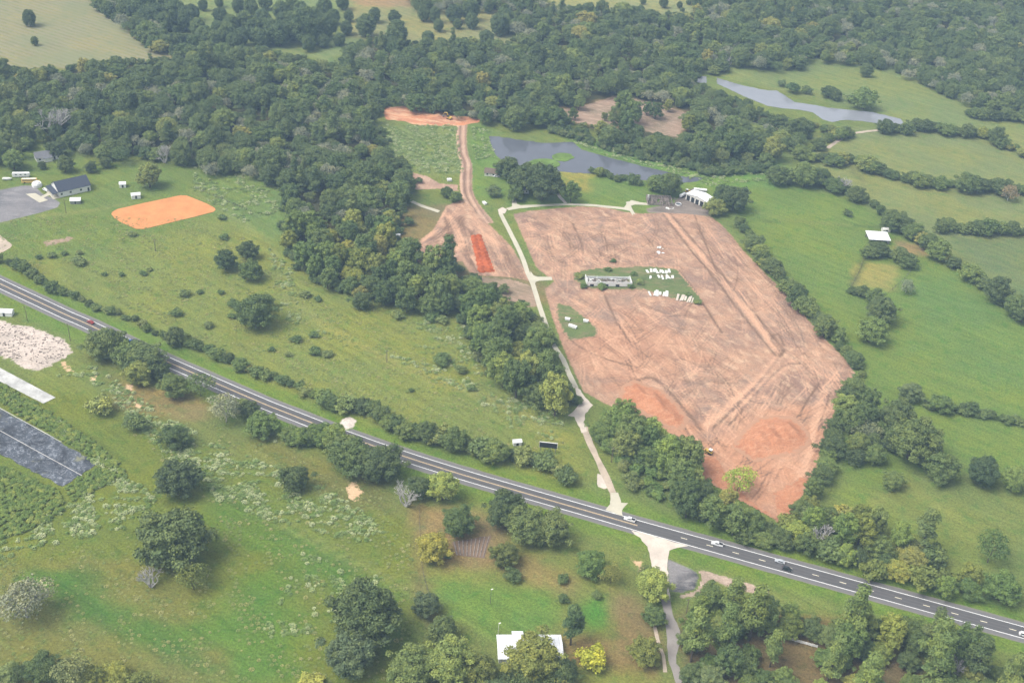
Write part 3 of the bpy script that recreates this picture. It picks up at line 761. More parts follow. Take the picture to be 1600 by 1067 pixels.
# concrete drive
DRIVE = [(782, 334), (799, 367), (815, 400), (825, 428), (833, 446), (844, 482), (851, 502), (857, 520), (866, 541), (880, 562), (888, 582), (900, 606)]
ribbon(smooth_line(GP(DRIVE), 4), -1.5, 1.5, 0.14, 'concrete_drive', M['concrete'], None, 0.08)
tag(bpy.data.objects['concrete_drive'], 'pale concrete drive running down the left side of the site', 'driveway', kind='structure')
sheet('drive_spur', 'short flared concrete spur off the drive into the site', 'driveway', [(829, 424), (834, 431), (840, 433), (862, 433), (863, 438), (842, 439), (837, 441), (834, 450), (828, 440)], M['concrete'], 0.17, 0.1)
sheet('drive_branch', 'concrete lane along the top of the site toward the burnt house', 'driveway', [(790, 326), (800, 323), (800, 313), (803, 312), (804, 316), (806, 312), (808, 319), (813, 321), (844, 320), (886, 318), (925, 319.5), (975, 324.5), (979, 319), (978, 316), (984, 315), (986, 313), (1000, 316.5), (1015, 318), (1015, 321), (992, 320), (986, 322), (988, 327), (994, 337), (989, 338), (984, 330), (975, 328), (925, 322.5), (886, 321), (844, 323), (812, 326), (795, 329)], M['concrete'], 0.16, 0.12)
sheet('brick_apron', 'pinkish worn apron where the two concrete drives meet', 'pavement', [(778, 328), (785, 324), (792, 328), (789, 334), (780, 335)], M['gravel'], 0.18, 0.15)
ribbon(smooth_line(GP([(872, 305), (870, 300), (875, 308), (884, 318)]), 3), -1.3, 1.3, 0.12, 'garden_path', M['gravel'], None, 0.3)
tag(bpy.data.objects['garden_path'], 'narrow worn path from the tree clump down to the concrete lane', 'path', kind='structure')
sheet('gravel_apron', 'wide pale gravel patch where the concrete drive ends', 'gravel', [(898, 604), (908, 610), (915, 622), (926, 633), (915, 646), (913, 660), (917, 674), (909, 676), (904, 664), (897, 651), (888, 649), (898, 641), (904, 632), (901, 616)], M['gravel'], 0.14, 0.5)
ribbon(smooth_line(GP([(912, 664), (918, 685), (932, 713), (945, 742), (955, 762), (960, 777), (960, 792)]), 4), -1.8, 1.8, 0.12, 'gravel_drive', M['drive_gravel'], None, 0.45)
tag(bpy.data.objects['gravel_drive'], 'tan gravel drive from the site down to the highway', 'driveway', kind='structure')
sheet('culvert_apron', 'pale flared concrete mouth of the gravel drive at the highway', 'driveway', [(955, 770), (966, 770), (971, 785), (981, 786), (972, 796), (973, 806), (946, 797), (953, 788)], M['concrete'], 0.13, 0.25)
sheet('spilled_gravel', 'pale gravel spill along the verge of the gravel drive', 'gravel', [(934, 740), (940, 742), (949, 762), (945, 764), (934, 760), (932, 750)], M['gravel'], 0.1, 0.5)
sheet('gravel_junction', 'bright gravel side road joining the highway below the site', 'side road', [(986, 829), (1000, 830.5), (1040, 843.5), (1075, 852.5), (1058, 855), (1047, 860), (1042, 874), (1043, 900), (1047, 935), (1030, 935), (1021, 905), (1016, 870), (1011, 854), (1000, 840)], M['gravel'], 0.118, 0.5)
sheet('side_road', 'grey gravel lane running down between the trees', 'side road', [(1030, 925), (1047, 925), (1050, 955), (1062, 985), (1062, 1005), (1056, 1030), (1080, 1090), (1065, 1095), (1044, 1030), (1041, 985), (1038, 960)], mat_concrete('grey_gravel', (0.30, 0.27, 0.245), 0.2), 0.105, 0.4)
patch('pull_out', 'wet dark grey gravel pull-out beside the side road', 'gravel', [(1042, 873), (1060, 880), (1086, 892), (1092, 902), (1085, 920), (1064, 926), (1046, 922)], mat_soil('wet_gravel', (0.23, 0.215, 0.21), (0.05, 0.05, 0.055), (0.30, 0.28, 0.265), 0.8, 0, False, 0.3), 0.06, 1.0, 2.0)
patch('soil_bank', 'pinkish bare bank between the verge and pine trees', 'soil bank', [(1062, 922), (1085, 893), (1098, 891), (1130, 900), (1165, 910), (1202, 925), (1198, 932), (1150, 920), (1110, 905), (1090, 930), (1065, 934)], mat_soil('pink_soil', (0.46, 0.33, 0.25), (0.33, 0.25, 0.19), (0.55, 0.43, 0.34), 1.2, 0, False), 0.05, 1.0, 2.0)
# left side lots
sheet('sand_arena', 'bright orange sand riding arena with rounded corners', 'riding arena', [(173.7, 335), (176, 331), (184, 327), (230, 316.5), (282, 305.6), (292, 306), (302, 310), (322, 318), (335, 325), (337, 328), (333, 331.5), (300, 340), (225, 358), (213, 358), (203, 354), (190, 348), (180, 342)], M['arena'], 0.13, 0.12)
patch('asphalt_lot', 'worn grey asphalt parking lot beside the navy-roofed building', 'parking lot', [(-60, 310), (0, 297), (37, 290), (55, 291), (66, 303), (82, 309.5), (94, 317), (90, 324.5), (62, 333), (0, 348), (-60, 360)], mat_soil('lot_asphalt', (0.22, 0.205, 0.205), (0.155, 0.15, 0.155), (0.28, 0.265, 0.26), 0.5, 0, False, 0.2), 0.05, 1.2, 1.5)
sheet('concrete_pad', 'pale concrete parking pad let into the asphalt lot', 'pavement', [(40, 303.5), (55, 302), (64, 307), (76, 301), (80, 304), (68, 309.5), (75, 313), (62, 317)], M['concrete'], 0.10, 0.05)
sheet('gravel_turnaround', 'beige gravel turnaround at the left edge beyond the highway', 'gravel', [(-60, 355), (0, 368), (10, 375), (19, 383), (16, 388), (0, 396), (-60, 410)], M['drive_gravel'], 0.08, 0.3)
M['rub_lot'] = mat_soil('rubble_lot', (0.62, 0.52, 0.45), (0.54, 0.45, 0.38), (0.36, 0.31, 0.26), 2.0, math.radians(25), False, 0.35, 0.8, blotch=(0.40, 0.34, 0.29))
patch('rubble_lot', 'pale crushed stone lot strewn with debris beside the highway', 'gravel lot', [(-60, 490), (0, 500), (22, 508), (48, 511), (68, 518), (80, 524), (101, 531), (113, 551), (98, 561), (63, 579), (39, 576), (16, 562), (0, 556), (-60, 540)], M['rub_lot'], 0.05, 1.0, 2.5, lambda P, sd: sstep(0, -2, sd) * (0.15 + 0.12 * wob(P, 4) + 0.08 * wob(P, 1.9, 3)))
RL = GP([(-10, 505), (48, 513), (100, 533), (110, 551), (96, 559), (62, 576), (18, 561), (-10, 554)])
mb = MB(); rr_ = random.Random(9); q_ = RNG.uniform(RL.min(0), RL.max(0), (900, 2)); q_ = q_[signed_dist(q_, RL) < -0.5][:260]
for x, y in q_: mb.box((x, y, 0.35), (rr_.uniform(.3, 1.5), rr_.uniform(.2, .6), rr_.uniform(.15, .5)), rr_.uniform(-.4, .9), .8)
tag(mb.build('rubble', M['rubble']), 'broken debris strewn over the pale stone lot', 'rubble', kind='stuff')
sheet('concrete_slab', 'long stained concrete slab below the rubble lot', 'slab', [(-60, 544), (0, 575), (87, 621.5), (67.5, 630.5), (0, 596), (-60, 566)], M['slab'], 0.22, 0.05)
sheet('ground_cloth', 'black weed cloth bed with worn pale patches', 'ground cloth', [(-60, 607), (0, 639.5), (72, 678.5), (96, 692), (152, 725), (98, 760), (0, 709), (-60, 677)], M['cloth'], 0.16, 0.7)
ribbon(smooth_line(GP([(-60, 641), (0, 673), (60, 706), (128, 743)]), 4), -0.18, 0.18, 0.19, 'cloth_seam', M['slab'], bpy.data.objects['ground_cloth'], 0.05)
ribbon(smooth_line(GP([(-60, 606), (0, 638), (72, 677.5), (96, 691)]), 4), -0.18, 0.18, 0.19, 'cloth_seam', M['slab'], bpy.data.objects['ground_cloth'], 0.1)
M['sand_spot'] = mat_soil('sand_scar', (0.66, 0.45, 0.27), (0.55, 0.36, 0.21), (0.42, 0.32, 0.18), 3.0, 0, False, 0.5, 0.35, 0.07)
for pts, lb in (([(540, 752), (556, 752), (568, 768), (560, 784), (545, 782), (540, 766)], 'scar of bare orange sand in the grass below the roadside trees'),
                ([(88, 562), (106, 566), (114, 580), (104, 582)], 'orange sand scar below the corner of the rubble lot'),
                ([(196, 600), (212, 601), (210, 610), (190, 616)], 'bare pinkish earth under the olive roadside tree'),
                ([(140, 588), (152, 589), (150, 597), (141, 595)], 'small sandy scar in weeds by the roadside trees'),
                ([(208, 626), (226, 628), (222, 638), (210, 636)], 'faint sandy scar in the open roadside grass'),
                ([(985, 872), (1006, 876), (1010, 892), (996, 894)], 'pinkish bare earth beside the gravel junction'),
                ([(22, 638), (36, 642), (38, 648), (28, 648)], 'sandy scar above the black weed cloth')):
    patch('sand_scar', lb, 'sand patch', pts, M['sand_spot'], 0.04, 0.8, 2.0)
patch('gravel_pile', 'white crushed gravel dumped on the highway verge', 'gravel pile', [(528, 664), (535, 655), (546, 651), (557, 657), (553, 667), (541, 672)], mat_soil('white_gravel', (0.72, 0.62, 0.54), (0.60, 0.52, 0.45), (0.50, 0.44, 0.38), 0.8, 0, False, 0.5), 0.11, 0.7, 1.0, lambda P, sd: 0.7 * sstep(0.5, -4, sd) * (1 + 0.3 * wob(P, 4)), None, 'thing')
# garden plot with ridges
GA, GB, GC, GD = [np.array(p) for p in GP([(706, 846), (768, 836), (757, 872), (712, 867)])]
plot = sheet('garden_plot', 'brown tilled garden plot with pale planting ridges', 'garden plot', np.array([GA, GB, GC, GD]), mat_concrete('tilled_soil', (0.24, 0.165, 0.11), 0.3), 0.06, 0.3)
for k in range(9):
    t = (k + 0.5) / 9
    a = GA * (1 - t) + GB * t; b = GD * (1 - t) + GC * t
    ln = a + (b - a) * np.linspace(0.03, 0.97, 8)[:, None]
    mb = MB(); mb.tube([(x, y, 0.10) for x, y in ln], [0.28] * 8, 5)
    mb.build('ridge', M['rubble'], plot)
# water
sheet('pond', 'still grey pond with green lily islands north of the site', 'pond', [(764, 213), (780, 214), (800, 217), (850, 224), (895, 222), (908, 234), (950, 246), (1012, 262), (1040, 268), (1064, 276), (1102, 278), (1088, 284), (1065, 286), (1014, 284), (970, 277), (930, 272), (895, 270), (865, 268), (835, 266), (810, 267), (790, 256), (775, 243), (768, 230)], M['water'], 0.09, 0.6)
sheet('creek_pond', 'long silver creek pond below the far field', 'pond', [(1120, 122), (1160, 134), (1200, 142), (1214, 142), (1227, 150), (1242, 160), (1275, 165), (1297, 169), (1325, 172), (1360, 175), (1407, 186), (1416, 197), (1390, 196), (1350, 190), (1320, 188), (1300, 191), (1285, 187), (1270, 176), (1250, 172), (1225, 170), (1200, 166), (1165, 152), (1120, 131)], M['creek'], 0.09, 0.6)
sheet('creek_pond', 'tiny glint of water above the creek among trees', 'pond', [(1084, 118), (1104, 120), (1104, 130), (1090, 130)], M['creek'], 0.09, 0.4)
sheet('stock_pond', 'tiny bright stock pond at the top among far pastures', 'pond', [(886, 8.5), (894, 10), (903, 12), (903, 15), (894, 14), (887, 12)], M['creek'], 0.09, 0.5)
sheet('far_lake', 'sliver of pale water at the upper right corner', 'pond', [(1562, -1), (1578, 2), (1602, 6), (1602, 10), (1580, 7), (1565, 3)], M['creek'], 0.09, 0.6)
M['lily'] = mat_soil('lily_mat', (0.14, 0.24, 0.06), (0.10, 0.19, 0.05), (0.19, 0.29, 0.08), 0.5, 0, False, 0.5, 0.8)
def ell(cx, cy, rx, ry, n=18): return [(cx + rx * math.cos(6.2832 * k / n) * random.uniform(0.88, 1.1), cy + ry * math.sin(6.2832 * k / n) * random.uniform(0.88, 1.1)) for k in range(n)]
sheet('lily_island', 'larger flat island of green lilies in the pond', 'lily island', ell(849, 257, 27, 8), mat_concrete('lily_green', (0.16, 0.25, 0.055), 0.4), 0.35, 0.5, None, 'thing')
sheet('lily_island', 'smaller lily island lying beyond the larger one', 'lily island', ell(879, 246, 17, 6.5), bpy.data.materials['lily_green'], 0.35, 0.5, None, 'thing')
# mown hay field with its rows
def mat_hay():
    m, nt, b = newmat('hay_rows')
    g, h = grass_nodes(nt)
    v = stretched(nt, math.radians(-27), 1, 1)
    w = N(nt, 'ShaderNodeTexWave'); w.wave_type = 'BANDS'; w.bands_direction = 'Y'; w.inputs['Scale'].default_value = 0.055; w.inputs['Distortion'].default_value = 1.2; w.inputs['Detail'].default_value = 3; w.inputs['Detail Scale'].default_value = 1.5
    nt.links.new(v, w.inputs['Vector'])
    c = mix(nt, rng(nt, w.outputs['Fac'], 0.2, 0.8, 0, 0.75), g, (0.265, 0.24, 0.155))
    c = mix(nt, rng(nt, noise(nt, 0.02, 4), 0.45, 0.62, 0, 0.6), c, (0.20, 0.215, 0.105))
    nt.links.new(c, b.inputs['Base Color']); b.inputs['Roughness'].default_value = 0.95; b.inputs['Specular IOR Level'].default_value = 0.1
    return m
patch('hay_field', 'tan mown hay field with faint rows at the upper left', 'field', [(-160, -60), (120, -60), (160, 15), (275, 92), (262, 97), (160, 96), (110, 107), (0, 111), (-160, 116)], mat_hay(), 0.05, 5.0, 1.0)
patch('garden_rows', 'greyish overgrown garden rows left of the orange arena', 'garden', [(66, 378), (112, 369), (118, 375), (72, 386)], M['scrub'], 0.04, 1.2, 2.0)
# small tracks
for pts, w, lb, mt in (([(1200, 345), (1250, 346), (1300, 350), (1355, 356), (1385, 358)], 0.7, 'faint mown track across the green field toward the barn', 'wood'),
                       ([(643, 315), (662, 323), (686, 331)], 1.7, 'short pale concrete strip at the edge of the wood', 'concrete'),
                       ([(440, 317), (450, 314), (464, 309)], 1.5, 'pale strip of track leaving the meadow into the wood', 'concrete'),
                       ([(1293, 232), (1310, 220), (1330, 210), (1352, 206), (1372, 204)], 1.6, 'pale curving farm track near the creek pond', 'drive_gravel'),
                       ([(1022, 975), (1028, 1000), (1036, 1024), (1040, 1050)], 0.8, 'narrow reddish footpath beside the grey lane', 'drive_gravel'),
                       ):
    if mt == 'wood': continue
    o = ribbon(smooth_line(GP(pts), 3), -w, w, 0.09, 'farm_track', M[mt], None, 0.25)
    tag(o, lb, 'track', kind='structure')

# ------------------------------------------------------------------ trees: crown and trunk shapes
ICO = None
def ico():
    global ICO
    if ICO is None:
        bm = bmesh.new(); bmesh.ops.create_icosphere(bm, subdivisions=1, radius=1.0)
        ICO = (np.array([v.co[:] for v in bm.verts]), np.array([[v.index for v in f.verts] for f in bm.faces])); bm.free()
    return ICO

def leaf_mesh(name, lobes, density, leaf, mat, seed, core=0.74, up=0.25, spread=0.22):
    """leafy crown: leaf clumps set over the lobes of the crown, over added dark cores that stop light leaking through"""
    r = np.random.default_rng(seed)
    V, Q, T = [], [], []; base = 0
    C = np.array([l[0] for l in lobes]); R = np.array([l[1] for l in lobes])
    cv, cf = ico(); tris = []; tv = []; tt = []
    for (c, rad, sq, tint) in lobes:
        n = max(8, int(density * rad * rad / (leaf * leaf)))
        d = r.normal(size=(n, 3)); d /= np.linalg.norm(d, axis=1)[:, None]
        d[:, 2] = np.where(d[:, 2] < -0.35, -d[:, 2], d[:, 2])
        rr = rad * (1 + r.normal(0, spread, n))
        p = np.array(c) + d * rr[:, None] * np.array((1, 1, sq))
        inside = (((p[:, None, :] - C[None]) ** 2).sum(2) < (R * 0.78) ** 2).sum(1) > 0
        keep = ~inside; p, d = p[keep], d[keep]; n = len(p)
        if not n: continue
        nn = d * 0.9 + r.normal(0, 0.55, (n, 3)) + np.array((0, 0, up)); nn /= np.linalg.norm(nn, axis=1)[:, None]
        a = np.cross(nn, r.normal(size=(n, 3))); a /= np.linalg.norm(a, axis=1)[:, None]; b = np.cross(nn, a)
        s = leaf * r.uniform(0.55, 1.35, n)[:, None]
        k = r.uniform(0.5, 0.9, n)[:, None]
        q = np.stack([p + a * s, p + b * s * k + nn * s * 0.15, p - a * s, p - b * s * k + nn * s * 0.15], 1).reshape(-1, 3)
        V.append(q); Q.append(np.arange(n * 4).reshape(-1, 4) + base); base += n * 4
        T.append(np.repeat(np.clip(tint + r.normal(0, 0.13, n), 0, 1), 4))
        if core:
            j = 1 + r.normal(0, 0.10, (len(cv), 1))
            tv.append(np.array(c) + cv * j * rad * core * np.array((1, 1, sq))); tris.append(cf); tt.append(np.full(len(cv), tint * 0.8))  # light-blocking core, inner crown shade put into its darker tint
    V = np.concatenate(V); Q = np.concatenate(Q); T = np.concatenate(T)
    faces = [tuple(x) for x in Q.tolist()]
    if core:
        off = len(V)
        for k, f in enumerate(tris):
            faces += [tuple(x) for x in (f + off).tolist()]; off += len(tv[k])
        V = np.concatenate([V] + tv); T = np.concatenate([T] + tt)
    me = bpy.data.meshes.new(name); me.from_pydata(V.tolist(), [], faces); me.update()
    fattr(me, 'tint', T); me.materials.append(mat)
    return me

def lobes_round(seed, w, h, base, n, rmin=0.26, rmax=0.42, low=-0.55, irregular=0.18, bulge=1.0):
    r = random.Random(seed); a, b = w / 2, (h - base) / 2; cz = base + b; L = []
    ph = r.uniform(0, 6.28); bul = [(r.uniform(0, 6.28), r.uniform(0.10, 0.26), r.choice((1, 2, 3))) for _ in range(3)]
    for i in range(n):
        z = 1 - (i + 0.5) / n * (1 - low); t = ph + i * 2.39996 + r.uniform(-0.35, 0.35); q = math.sqrt(max(0, 1 - z * z))
        k = r.uniform(0.62, 0.88) * (1 + r.gauss(0, irregular) * 0.6) 
        k *= 1 + sum(am * math.sin(fq * t + p0) for p0, am, fq in bul) * 0.42 * bulge
        L.append(((a * q * math.cos(t) * k, a * q * math.sin(t) * k, cz + b * z * min(k * 1.08, 0.92)), a * r.uniform(rmin, rmax), min(1.0, b / a * r.uniform(0.8, 1.0)) if b < a else 1.0, min(1, max(0, r.gauss(0.50, 0.16)))))
    L.append(((0, 0, cz - b * 0.12), a * 0.62, min(1.0, b / a), 0.3))  # inner filler lobe, the crown's inner shade put into its tint
    return L

def lobes_pine(seed, w, h, base, n):
    r = random.Random(seed); L = []
    for i in range(n):
        t = i / (n - 1); z = base + (h - base) * t; rad = w / 2 * (0.30 + 0.75 * math.sin(math.pi * min(0.97, 0.28 + 0.70 * t)))
        for k in range(3 if t < 0.8 else 2):
            a = r.uniform(0, 6.28); q = rad * r.uniform(0.25, 0.75) * (1 - 0.55 * t * t)
            L.append(((q * math.cos(a), q * math.sin(a), z + r.uniform(-0.6, 0.6)), w * r.uniform(0.15, 0.25), r.uniform(0.55, 0.8), min(1, max(0, r.gauss(0.5, 0.2)))))
    return L

def trunk_mesh(name, seed, h, base, rad, w, limbs=5, mat=None):
    r = random.Random(seed); mb = MB(); top = base + (h - base) * 0.55
    pts = [(0, 0, -0.2)] + [(r.gauss(0, 0.02) * h * t, r.gauss(0, 0.02) * h * t, top * t) for t in (0.35, 0.7, 1.0)]
    mb.tube(pts, [rad * 1.25, rad, rad * 0.75, rad * 0.35], 7)
    for i in range(limbs):
        a = 6.28 * i / limbs + r.uniform(-0.4, 0.4); z0 = base * r.uniform(0.7, 1.2) + 0.5; q = w * 0.5 * r.uniform(0.5, 0.75)
        mb.tube([(0, 0, z0), (q * 0.45 * math.cos(a), q * 0.45 * math.sin(a), z0 + (top - z0) * 0.35 + 0.8), (q * math.cos(a), q * math.sin(a), z0 + (h - z0) * 0.55)], [rad * 0.5, rad * 0.32, rad * 0.12], 5)
    me = mb.mesh(name); me.materials.append(mat or M['bark']); return me

def bare_mesh(name, seed, h, spread=0.55, depth=4, mat=None, rad=0.22, stems=1):
    r = random.Random(seed); mb = MB()
    def grow(p, d, ln, rr, k):
        q = p + d * ln + Vector((r.gauss(0, .05), r.gauss(0, .05), 0)) * ln
        mb.tube([p, (p + q) / 2 + Vector((r.gauss(0, .04), r.gauss(0, .04), 0)) * ln, q], [rr, rr * 0.8, rr * 0.6], 5)
        if k == 0: return
        for _ in range(r.choice((2, 3, 3))):
            dd = (d + Vector((r.gauss(0, spread), r.gauss(0, spread), r.gauss(0.12, spread * 0.5)))).normalized()
            grow(q, dd, ln * r.uniform(0.6, 0.85), rr * 0.6, k - 1)
    for a in range(stems):
        th = 6.28 * a / stems + r.uniform(-.3, .3); ln = 0.0 if stems == 1 else r.uniform(0.35, 0.8)
        grow(Vector((0, 0, -0.2)), Vector((math.cos(th) * ln, math.sin(th) * ln, 1)).normalized(), h * 0.30, rad, depth)
    me = mb.mesh(name); me.materials.append(mat or M['dead']); return me

PROTO = {}    # kind -> list of (crown mesh, trunk mesh, crown width, height, centre height)
def proto(kind, crown, trunk, w, h, cz): PROTO.setdefault(kind, []).append((crown, trunk, w, h, cz))
for i in range(6):      # broad open-grown oaks
    w, h, b = 14, 10.5 + i * 0.6, 0.3
    proto('oak', leaf_mesh('oak_crown', lobes_round(100 + i, w, h, b, 80 + 8 * i, 0.11, 0.23, -0.75, 0.32), 9, 0.30, M['leaf_dark' if i % 2 else 'leaf'], i), trunk_mesh('oak_trunk', i, h, 2.4, 0.45, w), w, h, 5.6)
for i in range(3):      # dense round pasture trees
    w, h, b = 12, 12.5 + i * 1.0, 0.0
    proto('round', leaf_mesh('round_crown', lobes_round(150 + i, w, h, b, 60, 0.20, 0.30, -0.85, 0.10, 0.3), 9, 0.30, M['leaf_dark'], 10 + i), trunk_mesh('round_trunk', 10 + i, h, 2.0, 0.4, w), w, h, 6.0)
for i in range(5):      # woodland broadleaves, taller than wide
    w, h, b = 9.5, 12.5 + i * 0.8, 0.8
    proto('wood', leaf_mesh('wood_crown', lobes_round(200 + i, w, h, b, 54, 0.14, 0.28, -0.75, 0.32), 9, 0.30, M['leaf'], 20 + i), trunk_mesh('wood_trunk', 20 + i, h, 3.0, 0.28, w), w, h, 7.2)
for i in range(3):      # pines
    w, h, b = 7.0, 17.0 + i, 6.5 - i
    proto('pine', leaf_mesh('pine_crown', lobes_pine(300 + i, w, h, b, 8), 11, 0.30, M['leaf_pine'], 40 + i, 0.70, 0.35), trunk_mesh('pine_trunk', 40 + i, h * 1.25, b, 0.26, w * 0.8, 4), w, h, 11.0)
for i in range(3):      # shrubs
    w, h = 5.0, 3.6 + 0.4 * i
    proto('shrub', leaf_mesh('shrub_crown', lobes_round(400 + i, w, h, 0.0, 14, 0.28, 0.46, -0.4, 0.3), 10, 0.27, M['leaf_shrub'], 60 + i), trunk_mesh('shrub_stem', 60 + i, h, 0.6, 0.09, w, 4), w, h, 1.8)
for i in range(2):      # thin, see-through trees
    w, h, b = 11, 10.5, 2.0
    proto('thin', leaf_mesh('thin_crown', lobes_round(500 + i, w, h, b, 24, 0.20, 0.32, -0.5, 0.3), 5.5, 0.30, M['leaf_shrub'], 80 + i, 0.0, 0.2, 0.30), bare_mesh('thin_trunk', 80 + i, h * 0.85, 0.55, 4, M['bark'], 0.22), w, h, 6.0)
for i in range(2):      # silvery, half bare
    w, h = 11, 10.0
    proto('silver', leaf_mesh('silver_crown', lobes_round(600 + i, w, h, 1.5, 26, 0.16, 0.28, -0.6, 0.35), 7, 0.28, M['leaf_silver'], 90 + i, 0.0, 0.2, 0.35), bare_mesh('silver_trunk', 90 + i, h * 0.95, 0.55, 5, M['dead'], 0.30), w, h, 5.5)
DEAD = [bare_mesh('dead_branches', 700 + i, 11, 0.45, 4, M['dead'], 0.5, 5) for i in range(2)]
TREES = []      # for the crown copies used by the far woods
FIRST = {}

def plant(kind, P, width, label, group=None, tint=(1, 1, 1), name=None, cat='tree', var=None, hs=1.0):
    qx, qy = px_of(P, width * 0.4); hw = width * 0.5 / mpp(min(max(qx, 0), 1600), min(max(qy, 0), 1067))
    if qx < -hw or qx > 1600 + hw or qy < -hw or qy > 1067 + hw: return None      # the photograph shows nothing of it
    pool = PROTO[kind]; i = random.randrange(len(pool)) if var is None else var % len(pool)
    crown, trunk, w, h, cz = pool[i]
    name = name or {'oak': 'hedge_tree' if group else 'broadleaf_tree', 'wood': 'hedge_tree' if group else 'broadleaf_tree', 'round': 'pasture_tree', 'pine': 'pine_tree', 'shrub': 'shrub', 'thin': 'thin_tree', 'silver': 'silver_tree'}[kind]
    s = width / w
    root = empty(name, (P[0], P[1], 0), random.uniform(0, 6.28)); q = random.uniform(0.9, 1.12); root.scale = (s * q, s / q, s * hs * random.uniform(0.9, 1.12))
    tag(root, label, cat, group)
    c = link('crown', crown, None, root); c.color = (*[x * k for x, k in zip(tint, (1.22, 1.18, 1.05))], 1)
    link('stem' if kind == 'shrub' else 'trunk', trunk, None, root)
    FIRST.setdefault((kind, i), c)
    TREES.append((P[0], P[1], width))
    return root

def tree_px(kind, px, py, wpx, label, group=None, tint=(1, 1, 1), **kw):
    """px, py: middle of the crown in the photograph; wpx its width there"""
    pool = PROTO[kind]; var = kw.pop('var', random.randrange(len(pool)))
    w, h, cz = pool[var % len(pool)][2:]
    width = wpx * mpp(px, py) * 0.97
    hs = kw.get('hs', 1.0)
    P = G(px, py, cz * width / w * hs)
    return plant(kind, P, width, label, group, tint, var=var, **kw)

def dead_tree(px, py, hpx, label, k=0):
    h = hpx * mpp(px, py) * 1.2
    P = G(px, py, h * 0.5)
    root = empty('dead_tree', (P.x, P.y, 0), random.uniform(0, 6.28)); root.scale = (h / 10,) * 3
    tag(root, label, 'dead tree'); link('branches', DEAD[k % 2], None, root)
    return root

YL, PALE, OLV, DRK, GRY = (1.9, 1.55, 0.8), (1.45, 1.4, 1.2), (1.35, 1.15, 0.85), (0.84, 0.85, 0.88), (1.15, 1.12, 1.35)
